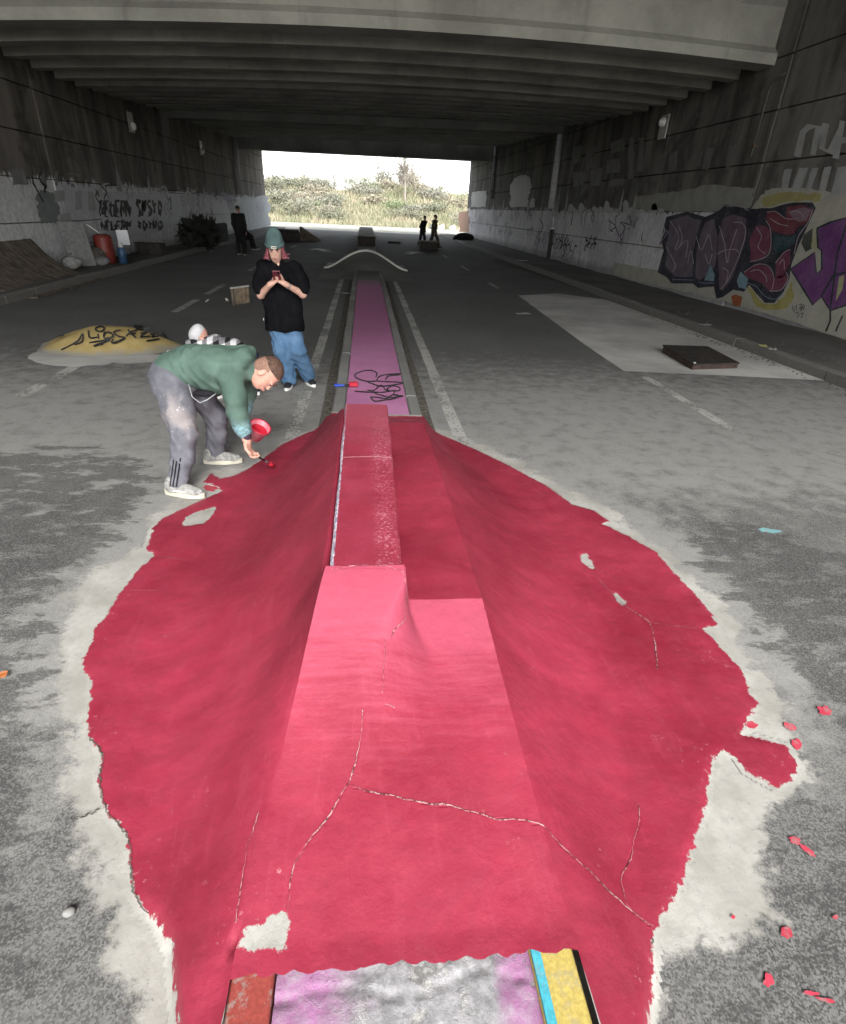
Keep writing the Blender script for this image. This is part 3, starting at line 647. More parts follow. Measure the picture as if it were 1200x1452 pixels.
M_ck = NT('crack_cement', .95, .1); _p = M_ck.pos(); M_ck.col(M_ck.mix(M_ck.ss(M_ck.noise(_p, 60, 4, .7), .42, .6), (.36, .22, .22), (.07, .025, .03)))
for ci, cpts in enumerate(CRK):
    fine = []; w0 = .0019 if ci in (0, 1, 3) else .0009
    for a, b in zip(cpts[:-1], cpts[1:]):
        n_ = max(2, int(np.hypot(*(b-a))/.012)); 
        for k in range(n_): fine.append(a+(b-a)*k/n_)
    fine = np.array(fine+[cpts[-1]]); V = []; F = []
    for i, q in enumerate(fine):
        t = fine[min(i+1, len(fine)-1)]-fine[max(i-1, 0)]; t = t/(np.hypot(*t)+1e-9); nn = np.array((-t[1], t[0]))
        wob = .008*mnoise.noise(Vector((q[0]*14, q[1]*14, ci)))+.004*mnoise.noise(Vector((q[0]*60, q[1]*60, ci+5.)))
        w = max(.0003, w0*(.75+1.3*mnoise.noise(Vector((q[0]*11, q[1]*11, ci+9.)))+.6*mnoise.noise(Vector((q[0]*70, q[1]*70, ci+2.)))))
        for sg in (-1, 1):
            r = q+nn*(wob+sg*w); z = float(hfield(np.array(r[0]), np.array(r[1])))+float(bumpy(np.array([[r[0], r[1], 0]]))[0])+.0035
            V.append((r[0]-ramp.location.x, r[1]-ramp.location.y, z))
    new_mesh('crack', V, [(2*i, 2*i+1, 2*i+3, 2*i+2) for i in range(len(fine)-1)], M_ck.m, ramp)
# ------------------------------------------------------------------ pavements with kerb stones
XR, XL = 9.1, -8.4
pvR = bpy.data.objects.new('pavement', None); COL.objects.link(pvR); struct(pvR)
pvL = bpy.data.objects.new('pavement', None); COL.objects.link(pvL); struct(pvL)
def pave(parent, xa, xb, y0, y1, sign):
    n = 70; ysx = np.linspace(y0, y1, n); xs_ = np.linspace(xa, xb, 9)
    o, _ = grid_obj('surface', xs_, ysx, lambda X, Y: .13+.012*np.sin(X*3.1+Y*1.7)+.01*np.sin(Y*2.9-X*4), MA['pave']); o.parent = parent
pave(pvR, 6.90, XR+.05, -4, 57, 1); pave(pvL, XL-.05, -7.08, -4, 57, -1)
M_kerbd = mk_kerb('dirty_kerb_concrete', (0.19, 0.185, 0.17), 0.5)
for i in range(46):
    y0 = 3.0+i*1.15
    kerb(6.72, 6.90+random.uniform(-.02, .02), .15, y0, y0+1.13, M_kerbd, pvR); kerb(-7.1, -6.93, .15, y0, y0+1.13, M_kerbd, pvL)
# grit and broken bits lying in the right gutter
V = []; F = []
for i in range(330):
    y = random.uniform(3.5, 30); y = y if mnoise.noise(Vector((y*1.3, 0, 0))) > -.05 else random.gauss(9.5, 1.5); x = 6.66-abs(random.gauss(0, .10)) if random.random() < .7 else random.uniform(6.92, 7.6)
    z0 = .0 if x < 6.72 else .135; s = random.uniform(.006, .024); b = len(V)
    for dx, dy, dz in ((-1, -1, 0), (1, -.8, 0), (.9, 1, 0), (-.8, .9, 0), (-.5, -.4, 1), (.6, -.3, .8), (.4, .5, .9), (-.4, .4, .7)): V.append((x+dx*s*random.uniform(.6, 1.2), y+dy*s*random.uniform(.6, 1.2), z0+dz*s*.9))
    F += [(b, b+1, b+5, b+4), (b+1, b+2, b+6, b+5), (b+2, b+3, b+7, b+6), (b+3, b, b+4, b+7), (b+4, b+5, b+6, b+7)]
g_ = new_mesh('grit', V, F, MA['dirt']); g_['kind'] = 'stuff'; tag(g_, 'loose grit and crumbled concrete gathered along the kerb below the graffiti', 'grit')
# dark dirt bank in the gutter
dpx = [(700, 371), (800, 402), (880, 428), (950, 450), (1020, 478), (1100, 508), (1200, 541), (1200, 532), (1150, 512), (1060, 480), (1000, 464), (930, 442), (860, 420), (790, 396), (700, 366)]
ground_sheet('gutter_strip', dpx, .009, MA['dirt'], road, 0.15)

# ------------------------------------------------------------------ side walls of big cast panels
ROWS = [0.10, 1.25, 2.25, 3.25, 4.25, 5.25, 8.7]
def wall(name, label, x, sign, cols, mat, wide):
    root = thing(name, label, 'wall', (x, 28, 0))
    core = box('core', (sign*.40, (cols[0]+cols[-1])/2-28, 4.3), (.30, cols[-1]-cols[0]-.02, 9.0), simple(name+'_core', (0.03, 0.03, 0.028), .95), root)
    for a, b in zip(cols[:-1], cols[1:]):
        ga = .04 if a in wide else .012; gb = .04 if b in wide else .012
        for r0, r1 in zip(ROWS[:-1], ROWS[1:]):
            pr = random.uniform(0, .010)
            box('panel', (sign*(.14+pr), (a+ga+b-gb)/2-28, (r0+r1)/2), (.27, b-gb-a-ga, r1-r0-.022), mat, root, .012)
    return root
colsR = [-6, -1, 4.1, 9.2, 14.3, 19.4, 24.6, 29.8, 34.7, 39.6, 44.6, 50.3, 56]; colsL = [-7, -2, 3, 8, 13.4, 18.5, 23.5, 28.4, 33.5, 38.6, 43.7, 50, 56]
wallR = wall('concrete_wall', 'sooty concrete panel wall with the purple graffiti and whitewashed lower band', XR, 1, colsR, MA['wallR'], (14.3, 29.8, 44.6))
wallL = wall('concrete_wall', 'brown stained concrete panel wall with dark lettering on its pale lower band', XL, -1, colsL, MA['wallL'], (18.5, 28.4, 43.7))

# graffiti sheets on the right wall; crop coordinates -> wall plane
def gR(ox, oy, sc): return lambda x, y: (ox+x/sc, oy+y/sc)
A = gR(900, 160, 4.0); Bc = gR(640, 180, 4.0)
WS = [0]
def wsheet(polys, c, depth, mapf, name='graffiti', wear=0.2, x=XR, parent=None, mat=None):
    sg = -1 if x > 0 else 1; WS[0] += 1; depth += .00011*(WS[0] % 12)
    P3 = []
    for pl in polys:
        q = [tuple(atx(*mapf(*p), x+sg*depth)) for p in pl]
        # face into the tunnel
        a = sum(q[i][1]*q[(i+1) % len(q)][2]-q[(i+1) % len(q)][1]*q[i][2] for i in range(len(q)))
        if (a > 0) == (x > 0): q = q[::-1]
        P3.append(q)
    return sheet(name, P3, mat or paint('spray_'+name, c, wear, 0.7, (0.2, 0.19, 0.19)), parent or wallR)
def wstroke(strokes, w, c, depth, mapf, x=XR, parent=None, name='graffiti_line', smooth=True, mat=None):
    sg = -1 if x > 0 else 1
    return strokes_mesh(name, [[mapf(*p) for p in s] for s in strokes], w, lambda u, v, j: atx(u, v, x+sg*(depth+.0004*(j % 9))), mat or paint('spray_line', c, 0.15, 0.6), parent or wallR, smooth=smooth, jit=(.9 if mat is not None else 0.0))
def ragged(pl, n=5, amp=7):
    out = []
    for i in range(len(pl)):
        a = np.array(pl[i], float); b = np.array(pl[(i+1) % len(pl)], float)
        for k in range(n): out.append(tuple(a+(b-a)*k/n+rng.uniform(-amp, amp, 2)*(k > 0)))
    return out
cream = (0.47, 0.46, 0.38)
wsheet([ragged([(692, 500), (740, 440), (830, 425), (1000, 430), (1200, 462), (1330, 480), (1330, 1330), (1085, 1252), (820, 1165), (470, 1055), (140, 985), (-120, 915), (-120, 850), (150, 900), (420, 930)])], cream, .013, A)
wsheet([ragged([(0, 480), (130, 455), (280, 440), (420, 410), (600, 420), (680, 425), (660, 530), (640, 560), (470, 560), (200, 560), (0, 545)])], (0.30, 0.30, 0.27), .0135, A)
wsheet([[(130, 905), (165, 780), (150, 720), (180, 590), (300, 560), (400, 590), (470, 560), (520, 520), (620, 540), (690, 545), (720, 540), (780, 540), (850, 518), (900, 508), (1010, 508), (1028, 540), (1000, 600), (960, 690), (930, 750), (890, 860), (878, 940), (840, 1025), (790, 1078), (740, 1078), (690, 1025), (650, 975), (620, 1015), (560, 1003), (500, 1045), (463, 1055), (450, 985), (360, 993), (330, 968), (210, 968), (180, 930)]], (0.018, 0.02, 0.035), .0155, A)
wsheet([[(175, 870), (185, 760), (200, 610), (300, 580), (330, 600), (380, 610), (350, 700), (330, 800), (330, 930), (230, 930)], [(345, 930), (350, 800), (370, 700), (400, 620), (450, 600), (470, 700), (460, 860), (440, 900), (370, 950)]], (0.15, 0.12, 0.155), .0175, A)
wsheet([[(470, 720), (500, 600), (560, 575), (635, 600), (630, 720), (590, 840), (560, 930), (500, 1010), (480, 1000), (475, 850)]], (0.13, 0.085, 0.115), .0178, A)
wsheet([[(745, 600), (755, 562), (800, 558), (860, 600), (862, 535), (960, 522), (1010, 548), (980, 620), (930, 645), (900, 690), (840, 688), (780, 668)]], (0.17, 0.033, 0.055), .0178, A)
wsheet([[(660, 800), (650, 720), (690, 640), (740, 640), (768, 660), (772, 770), (730, 825), (655, 845)], [(800, 900), (800, 850), (850, 790), (885, 775), (880, 860), (835, 935), (800, 935)], [(620, 905), (690, 860), (760, 870), (790, 935), (868, 915), (872, 940), (830, 1005), (765, 1010), (720, 965), (640, 935)]], (0.19, 0.045, 0.085), .0180, A)
wsheet([[(870, 560), (960, 535), (1000, 550), (975, 610), (930, 620), (900, 600)]], (0.24, 0.15, 0.19), .0192, A)
wsheet([[(785, 692), (870, 705), (915, 690), (905, 740), (800, 805), (790, 750)]], (0.02, 0.06, 0.075), .0192, A)
wsheet([[(580, 955), (600, 900), (645, 940), (632, 1000), (590, 990)], [(395, 950), (430, 860), (455, 920), (450, 955)]], (0.22, 0.36, 0.42), .0192, A)
wsheet([[(548, 1040), (575, 1030), (612, 1045), (600, 1098), (560, 1092)]], (0.36, 0.10, 0.03), .0192, A)
wsheet([ragged([(640, 985), (690, 1040), (740, 1085), (800, 1085), (850, 1040), (890, 960), (905, 1040), (860, 1110), (760, 1120), (690, 1100)])], (0.42, 0.38, 0.12), .0148, A)
wsheet([ragged([(730, 480), (850, 450), (1060, 460), (1060, 500), (900, 500), (780, 530), (720, 535)])], (0.40, 0.37, 0.15), .0148, A)
wstroke([[(480, 640), (510, 740), (525, 850), (540, 780), (570, 690), (580, 660)], [(560, 620), (610, 625), (630, 680), (600, 790), (540, 930), (490, 1000)], [(470, 800), (510, 780), (570, 775), (600, 800)], [(745, 610), (770, 660), (772, 765), (740, 820), (655, 845)], [(620, 905), (690, 860), (760, 870), (790, 935), (780, 1000)], [(750, 565), (800, 560), (860, 600), (920, 600)], [(800, 850), (850, 790), (885, 775)], [(860, 905), (870, 940), (830, 1005), (765, 1010)],
  [(1010, 548), (985, 620), (930, 700), (905, 800)], [(200, 610), (250, 700), (230, 780), (300, 720), (290, 820)], [(180, 760), (230, 860), (215, 900)], [(350, 700), (380, 780), (420, 690), (440, 780)], [(520, 530), (600, 530), (645, 555)], [(690, 650), (720, 700), (700, 760), (740, 800)], [(655, 900), (700, 890), (740, 920), (750, 960)], [(820, 860), (845, 830), (850, 890)], [(770, 600), (820, 630), (870, 640)], [(890, 560), (930, 560), (960, 590)], [(250, 640), (270, 700), (255, 760)], [(300, 860), (320, 780), (335, 860)], [(400, 800), (420, 860), (440, 800)], [(500, 880), (530, 900), (520, 960)]], 1.1, (0.42, 0.36, 0.40), .0205, A)
wstroke([[(640, 965), (690, 985), (740, 1040), (800, 1055), (850, 1010)], [(360, 960), (400, 965), (450, 965)], [(215, 945), (330, 948)]], 1.2, (0.16, 0.22, 0.30), .0207, A)
J = [[(1035, 655), (1110, 620), (1330, 560), (1330, 1060), (1200, 1090), (1110, 1122), (1060, 1042), (1012, 1090), (885, 885), (1022, 792), (1030, 910), (1062, 890), (1062, 782), (1040, 765)]]
wsheet(J, (0.17, 0.055, 0.20), .0160, A)
wstroke([J[0]+[J[0][0]], [(1200, 640), (1150, 800), (1110, 1110)], [(1060, 1040), (1130, 920), (1220, 900)], [(1110, 1120), (1110, 1180), (1085, 1240)], [(1180, 1150), (1140, 1240)]], 2.4, (0.015, 0.035, 0.03), .0172, A, smooth=False)
wsheet([[(1140, 1070), (1160, 930), (1190, 920), (1180, 1000)], [(1000, 760), (1020, 650), (1035, 760), (1030, 780)]], (0.45, 0.44, 0.25), .0176, A)
wsheet([[(945, 740), (960, 690), (1010, 655), (1005, 770), (970, 790)]], (0.05, 0.06, 0.045), .0155, A)
wstroke([[(900, 1090), (895, 1110), (905, 1125), (912, 1095)], [(920, 1085), (918, 1120)], [(930, 1090), (950, 1085), (935, 1110), (955, 1100), (940, 1125), (960, 1085)], [(910, 1140), (925, 1130), (930, 1150), (920, 1160)], [(940, 1140), (955, 1135), (945, 1165)], [(965, 1090), (958, 1120)]], .8, (0.02, 0.02, 0.02), .0165, A)
lg = (0.40, 0.41, 0.40)
wsheet([ragged(p, 4, 3) for p in ([(850, 322), (895, 315), (870, 425), (828, 432)], [(930, 315), (985, 310), (940, 442), (890, 440)], [(1008, 312), (1042, 310), (1000, 442), (962, 445)], [(1078, 308), (1118, 305), (1082, 442), (1042, 447)], [(1150, 310), (1330, 290), (1330, 450), (1112, 470)])], lg, .013, A)
wstroke([[(922, 250), (955, 110), (985, 80), (1045, 80), (1010, 240)], [(1085, 60), (1060, 200), (1110, 225), (1170, 90)], [(1180, 45), (1140, 260)], [(1160, 160), (1330, 130)], [(1290, 30), (1260, 250)]], 9.0, lg, .0132, A, smooth=False)
# ghost lettering and whitewash further along
gh = (0.17, 0.165, 0.155)
wsheet([ragged(p, 4, 4) for p in ([(690, 110), (740, 105), (735, 200), (685, 210)], [(765, 115), (820, 110), (815, 230), (762, 240)], [(905, 90), (985, 60), (985, 130), (900, 150)], [(1010, 60), (1040, 50), (1035, 290), (1000, 300)], [(1062, 60), (1095, 55), (1085, 250), (1055, 260)], [(880, 190), (960, 180), (955, 260), (880, 270)], [(690, 260), (760, 250), (755, 330), (690, 340)], [(790, 240), (860, 230), (850, 330), (785, 340)], [(900, 300), (985, 290), (980, 330), (895, 340)])], gh, .013, Bc, 'ghost_letter', .5)
wsheet([ragged(p, 4, 3) for p in ([(140, 240), (175, 225), (165, 330), (130, 345)], [(200, 235), (245, 215), (235, 320), (190, 335)], [(345, 205), (390, 195), (375, 300), (330, 315)], [(410, 200), (455, 195), (420, 320), (380, 320)], [(540, 190), (580, 180), (550, 300), (515, 320)])], gh, .013, A, 'ghost_letter', .5)
wsheet([ragged([(335, 455), (332, 330), (365, 290), (400, 272), (445, 280), (455, 330), (440, 400), (432, 455)], 6, 5)], (0.52, 0.52, 0.52), .013, Bc, 'whitewash_patch', .25)
wsheet([ragged([(440, 455), (450, 410), (475, 405), (475, 455)], 5, 4)], (0.5, 0.5, 0.5), .013, Bc, 'whitewash_patch', .25)
wsheet([ragged([(118, 370), (200, 362), (198, 452), (112, 456)], 5, 4)], (0.5, 0.5, 0.5), .013, Bc, 'whitewash_patch', .25)
wsheet([ragged([(42, 480), (100, 475), (100, 600), (45, 595)], 6, 5)], (0.50, 0.27, 0.17), .013, Bc, 'orange_patch', .5)
for i in range(16):  # throw-ups overlapping the top of the whitewash
    x0 = 660+i*34+random.uniform(-8, 8); hh = random.choice((12, 16, 20, 26, 34, 60))*random.uniform(.7, 1.2)
    wsheet([ragged([(x0, 485), (x0+1, 480-hh*.55), (x0+6, 480-hh*.85), (x0+14, 480-hh), (x0+24, 480-hh*.9), (x0+32, 480-hh*.6), (x0+36, 485)], 4, 2.5)], (0.55, 0.55, 0.55), .0135, Bc, 'throw_up', .3)
wstroke([[(905, 540), (930, 560), (955, 620), (985, 570), (960, 540), (1030, 560)], [(1085, 600), (1078, 650)], [(500, 520), (520, 560), (500, 610)], [(690, 480), (680, 560)]], 1.2, (0.05, 0.05, 0.06), .0145, Bc)
# lettering on the left wall
C = gR(0, 180, 4.8)
M_tag = paint('dark_brown_lettering', (0.035, 0.026, 0.026), 0.25)
def letters(spec, x0, x1, y0, y1):
    n = len(spec); w = (x1-x0)/n; out = []
    G = {'R': [[(0, 1), (0, 0), (.7, .05), (.7, .45), (.1, .5)], [(.3, .5), (.8, 1)]], 'E': [[(.7, 0), (0, 0), (0, 1), (.7, 1)], [(0, .5), (.6, .5)]], 'U': [[(0, 0), (0, .9), (.35, 1), (.7, .9), (.7, 0)]], 'N': [[(0, 1), (0, 0), (.7, 1), (.7, 0)]],
         'I': [[(.3, 0), (.3, 1)]], 'S': [[(.7, .1), (.2, 0), (.05, .3), (.6, .6), (.6, .95), (0, 1)]], 'M': [[(0, 1), (.1, 0), (.35, .7), (.6, 0), (.7, 1)]], 'Y': [[(0, 0), (.35, .5), (.7, 0)], [(.35, .5), (.35, 1)]], 'O': [[(.35, 0), (0, .5), (.35, 1), (.7, .5), (.35, 0)]]}
    for i, ch in enumerate(spec):
        if ch == ' ': continue
        for st in G[ch]: out.append([(x0+(i+px_)*w, y0+(y1-y0)*py_+(x0+i*w-680)*-.02) for px_, py_ in st])
    return out
wsheet([ragged([(700, 445), (850, 440), (1100, 448), (1280, 455), (1280, 640), (1110, 700), (900, 760), (700, 790), (690, 600)], 6, 8)], (0.56, 0.57, 0.59), .013, C, 'whitewash_patch', .3, XL, wallL)
wstroke(letters('REUERN SMSYO', 682, 1112, 505, 612), 6.2, None, .0150, C, XL, wallL, smooth=False, mat=M_tag)
wstroke(letters('NEUERM YOYMO', 690, 1115, 645, 705), 6.0, None, .0150, C, XL, wallL, smooth=False, mat=M_tag)
wstroke([[(700, 392), (740, 388), (760, 410), (820, 405), (900, 412), (960, 420), (1040, 418), (1090, 425), (1110, 405), (1135, 420), (1125, 435)]], 2.2, (0.5, 0.5, 0.5), .0140, C, XL, wallL)
wstroke([[(1135, 475), (1150, 500), (1160, 480), (1165, 560)]], 1.5, (0.06, 0.07, 0.12), .0155, C, XL, wallL)
wsheet([ragged(p, 4, 4) for p in ([(372, 435), (440, 430), (445, 500), (375, 515)], [(510, 440), (560, 435), (560, 560), (515, 570)], [(600, 440), (630, 440), (655, 560), (640, 580), (600, 560)], [(410, 590), (480, 580), (490, 650), (415, 655)])], (0.40, 0.42, 0.41), .013, C, 'throw_up', .3, XL, wallL)
wsheet([ragged([(250, 440), (360, 440), (410, 560), (390, 650), (290, 660), (260, 560)], 7, 16)], (0.20, 0.23, 0.22), .0128, C, 'green_patch', .4, XL, wallL)
wsheet([ragged(p, 4, 4) for p in ([(75, 290), (150, 285), (195, 390), (90, 395)], [(370, 300), (400, 300), (395, 400), (380, 400)], [(280, 290), (300, 300), (315, 395), (290, 395)], [(480, 385), (505, 385), (510, 410), (485, 410)], [(460, 310), (550, 320), (548, 335), (465, 325)], [(795, 300), (805, 300), (825, 385), (812, 385)])], (0.21, 0.21, 0.205), .013, C, 'faded_patch', .4, XL, wallL)
D_ = gR(240, 260, 5.4545)
wsheet([ragged([(430, 95), (470, 85), (515, 100), (525, 140), (470, 145), (440, 130)], 4, 3)], (0.12, 0.11, 0.2), .014, D_, 'violet_patch', .3, XL, wallL)
wstroke([[(0, 72), (120, 78), (260, 82), (420, 98)]], 1.6, (0.07, 0.06, 0.12), .0145, D_, XL, wallL)
wsheet([ragged([(560, 105), (770, 100), (790, 330), (650, 360), (560, 340)], 8, 18)], (0.40, 0.43, 0.46), .0128, D_, 'whitewash_patch', .3, XL, wallL)

# layered small tags along both walls
TC = [paint('tag_black', (.03, .03, .035), .3), paint('tag_white', (.72, .72, .73), .3), paint('tag_violet', (.20, .13, .24), .3), paint('tag_grey', (.30, .30, .31), .3)]
def tags(n, xw, root, y0, y1, seed):
    r_ = random.Random(seed); sg = -1 if xw > 0 else 1
    for i in range(n):
        yc = y0+(y1-y0)*(i+r_.random())/n; zc = r_.uniform(.75, 2.25); sz = r_.uniform(.35, .85); k = r_.randint(2, 4); sts = []
        for a in range(k):
            cx = yc+(a-k/2)*sz*.55; m_ = r_.choice((4, 5, 6)); sts.append([(cx+r_.uniform(-.32, .32)*sz, zc+(.45-.9*b/(m_-1))*sz*r_.choice((1, 1, .5))+r_.uniform(-.15, .15)*sz) for b in range(m_)])
        strokes_mesh('tag', sts, r_.uniform(.035, .085), lambda u, v, j: (xw+sg*(.0165+.0004*j+.0001*(i % 7)), u, v), r_.choice(TC), root)
    for i in range(n//2):   # drips of old whitewash above and below the band edge
        yc = r_.uniform(y0, y1); z0 = r_.uniform(2.1, 2.35); h_ = r_.uniform(.25, .9); w_ = r_.uniform(.10, .5)
        q = [(yc, z0-h_*.4), (yc-.02, z0), (yc+w_*.25, z0+h_*.6), (yc+w_*.5, z0+h_), (yc+w_*.8, z0+h_*.5), (yc+w_, z0), (yc+w_*.9, z0-h_*.4)]
        P3 = [(xw+sg*(.0145+.0001*(i % 9)), a+r_.uniform(-.02, .02), b+r_.uniform(-.03, .03)) for a, b in q]
        sheet('whitewash_patch', [P3 if xw < 0 else P3[::-1]], TC[3] if i % 3 == 0 else paint('old_whitewash', (.46, .46, .46), .4), root)
tags(34, XR, wallR, 17.5, 55, 11); tags(26, XL, wallL, 16.5, 55, 23)
# pipes and lamps fixed to the walls
M_pipe = simple('grey_downpipe', (0.40, 0.40, 0.42), .5, .4, .2); M_lamp = simple('lamp_housing', (0.42, 0.42, 0.41), .5, .4, .2)
M_rust = simple('rusty_bracket', (0.12, 0.075, 0.05), .9, .2, .4)
def downpipe(x, y, z0, z1, label, r=.075):
    t = thing('downpipe', label, 'pipe', (x, y, z0)); tube('pipe', [(0, 0, 0), (0, 0, (z1-z0)*.5), (0, 0, z1-z0)], r, M_pipe, t, 10)
    for k in range(3): box('bracket', (0, 0, (z1-z0)*(.15+.33*k)), (.2, .22, .05), M_rust, t)
downpipe(XR-.10, 30.15, 2.3, 5.3, 'pale downpipe in the joint of the sooty wall, ending above the whitewash', .16)
downpipe(XR-.10, 45.0, 2.9, 6.0, 'thin pale downpipe beside the low beam on the graffiti wall', .10)
downpipe(XL+.10, 43.9, 2.4, 6.0, 'pale downpipe beside the low beam on the brown stained wall', .18)
t = thing('conduit_pipe', 'thin bent conduit running down the wall below the first girder', 'pipe', (XR-.06, 14.75, 2.4))
tube('pipe', [(0, 0, 1.0), (0, 0, 2.3), (0, -.05, 2.4), (-.02, -.25, 2.45), (-.02, -.5, 2.48)], .018, simple('dull_conduit', (.13, .13, .12), .7), t); box('clip', (0, 0, 1.2), (.1, .12, .04), M_rust, t)
def wall_lamp(x, y, z, sg, label):
    t = thing('wall_lamp', label, 'lamp', (x, y, z), 'lamps on the walls'); box('back_plate', (sg*.02, 0, 0), (.04, .5, .62), M_lamp, t, .008)
    lathe('bulkhead', [(.13, 0), (.13, .06), (.10, .12), (.0, .15)], simple('lamp_glass', (.8, .8, .78), .2, .6, .05), t, 14, Matrix.Rotation(sg*math.pi/2, 4, 'Y') @ Matrix.Translation((.12, 0, .04)))
wall_lamp(XR, 19.8, 4.5, -1, 'round bulkhead lamp on grey plate high on the graffiti wall')
wall_lamp(XL, 25.35, 4.3, 1, 'bulkhead lamp on the dark stained wall above the dark lettering')
wall_lamp(XL, 35.3, 4.3, 1, 'bulkhead lamp on the brown wall between lettering and far downpipe')

# ------------------------------------------------------------------ bridge decks overhead
def girder(root, y, zend, bow, tilt=.36, hgt=1.15, fw=.52, fh=.17, web=.24):
    prof = [(-fw/2, 0), (fw/2, 0), (fw/2, fh), (web/2, fh+.14), (web/2, hgt), (-web/2, hgt), (-web/2, fh+.14), (-fw/2, fh)]
    n = 14; V = []; F = []; k = len(prof)
    for i in range(n+1):
        x = XL+(XR-XL)*i/n; s = (x-(XL+XR)/2)/((XR-XL)/2); zz = zend+bow*(1-s*s)-tilt*(XR-x)/(XR-XL)
        V += [(x, y+a+random.uniform(-.006, .006), zz+b) for a, b in prof]
    for i in range(n):
        for j in range(k): F.append((i*k+j, (i+1)*k+j, (i+1)*k+(j+1) % k, i*k+(j+1) % k))
    o = new_mesh('girder', V, [f[::-1] for f in F], MA['girder']); return world_child(o, root)
def slab(root, y0, z0, y1, z1, th=.5, name='deck_slab', mat=None, tilt=.36):
    V = [(x, y, z+dz-(tilt if x < 0 else 0)) for y, z in ((y0, z0), (y1, z1)) for x in (XL-.6, XR+.6) for dz in (0, th)]
    F = [(0, 2, 3, 1), (4, 5, 7, 6), (0, 1, 5, 4), (2, 6, 7, 3), (1, 3, 7, 5), (0, 4, 6, 2)]
    o = new_mesh(name, V, F, mat or MA['deck']); bm = bmesh.new(); bm.from_mesh(o.data); bmesh.ops.recalc_face_normals(bm, faces=bm.faces[:]); bm.to_mesh(o.data); bm.free(); return world_child(o, root)
zb1 = lambda y: float(np.interp(y, [15, 15.4, 21, 29], [5.15, 5.10, 5.06, 5.5]))
br1 = thing('overpass_bridge', 'first overpass deck with deep ribbed concrete girders above the road', 'bridge', (0, 16, 5))
slab(br1, -5.0, 8.5, 15.1, 8.5, .6, 'deck_slab', None, 0); slab(br1, 15.05, zb1(15)+1.0, 15.5, zb1(15)+1.0, 2.2, 'unseen_fascia', None, 0); slab(br1, 15.1, 6.2, 29.9, 6.6)  # first two: unseen cover slab and closing fascia, placed to shape the light
o = girder(br1, 15.2, zb1(15.2), .26, .36, 1.3, .62, .2, .3)
for i in range(1, 12): girder(br1, 15.2+i*1.24, zb1(15.2+i*1.24), .26*(1-i/16), .36, 1.2, .40, .24, .20)
br2 = thing('overpass_bridge', 'middle overpass deck starting with a drop beam behind the ribbed girders', 'bridge', (0, 37, 5))
zb2 = lambda y: 5.45+(y-30)*.035
slab(br2, 30.1, zb2(30)+.75, 45.0, zb2(45)+.75)
slab(br2, 30.1, 5.35, 30.75, 5.35, 1.4, 'drop_beam')
for i in range(11): girder(br2, 31.9+i*1.16, zb2(31.9+i*1.16), .03, .36, .8, .46, .12, .2)
br3 = thing('overpass_bridge', 'far overpass deck with a smooth low beam framing the bright opening', 'bridge', (0, 50, 5))
slab(br3, 45.3, 5.18, 46.1, 5.18, 1.7, 'drop_beam', None, .12); slab(br3, 46.1, 5.95, 55.4, 5.95, .6, 'deck_slab', None, .12); slab(br3, 55.4, 5.85, 56.2, 5.85, 1.0, 'edge_beam', None, .12)
# ------------------------------------------------------------------ loose things under the bridge
def P(u, v, y): return aty(u, v, y)
M_wood = simple('weathered_plywood', (0.12, 0.10, 0.082), .8, .2, .4, 6, .2); M_darkwood = simple('dark_plywood', (0.030, 0.026, 0.023), .75, .25, .4, 6, .2)
M_white = simple('dirty_white', (0.50, 0.50, 0.48), .7, .3, .15, 8)
# yellow mound
def mk_mound():
    M = NT('yellow_mound_paint', 0.8, 0.2); o_ = M.attr('rr'); p = M.pos(); n = M.noise(p, 5, 5, 0.6); g = M.noise(p, 40, 4, .7)
    c = M.mix(M.ss(n, 0.3, 0.7), (0.27, 0.205, 0.08), (0.35, 0.27, 0.115))
    c = M.mix(M.ss(M.math('ADD', o_, M.math('MULTIPLY', M.math('SUBTRACT', n, .5), .35)), 0.78, 1.0), c, (0.20, 0.198, 0.18)); M.col(c); M.bump(g, .3, .01); return M.m
MX, MY = -3.72, 8.72
def mound_z(x, y):
    r2 = ((x-MX)/.98)**2+((y-MY)/.66)**2; sk = np.clip(1-r2, 0, 1); return .29*sk**1.3*(1+.12*(x-MX))
mo = thing('painted_mound', 'low yellow painted concrete mound with black tag lettering', 'mound', (MX, MY, 0))
th = np.linspace(0, 2*math.pi, 73)[:-1]; rr = np.linspace(0, 1, 26); Vm = []; Fm = []; ra = []
for i, r in enumerate(rr):
    for k, a in enumerate(th):
        w = 1+.05*math.sin(3*a+1)+.03*math.sin(7*a); x = MX+.98*r*math.cos(a)*w; y = MY+.66*r*math.sin(a)*w
        Vm.append((x-MX, y-MY, float(mound_z(MX+.98*r*math.cos(a), MY+.66*r*math.sin(a)))+.006+.012*mnoise.noise(Vector((x*4, y*4, 0)))*(1-r*r))); ra.append(r)
Fm = [(i*72+k, i*72+(k+1) % 72, (i+1)*72+(k+1) % 72, (i+1)*72+k) for i in range(25) for k in range(72)]
o = new_mesh('body', Vm, [f[::-1] for f in Fm], mk_mound(), mo, True); add_attr(o, 'rr', ra)
o.data.flip_normals()
def on_mound(u, v, j):
    d = ray(u, v); ts = np.linspace(6, 13, 1400); Q = CAM[None]+d[None]*ts[:, None]; z = mound_z(Q[:, 0], Q[:, 1])+.012; i = int(np.argmax(Q[:, 2] < z)); q = Q[i].copy(); q[2] = z[i]+.016+.0005*j; return q
m3 = lambda pts: [(x/3, 380+y/3) for x, y in pts]
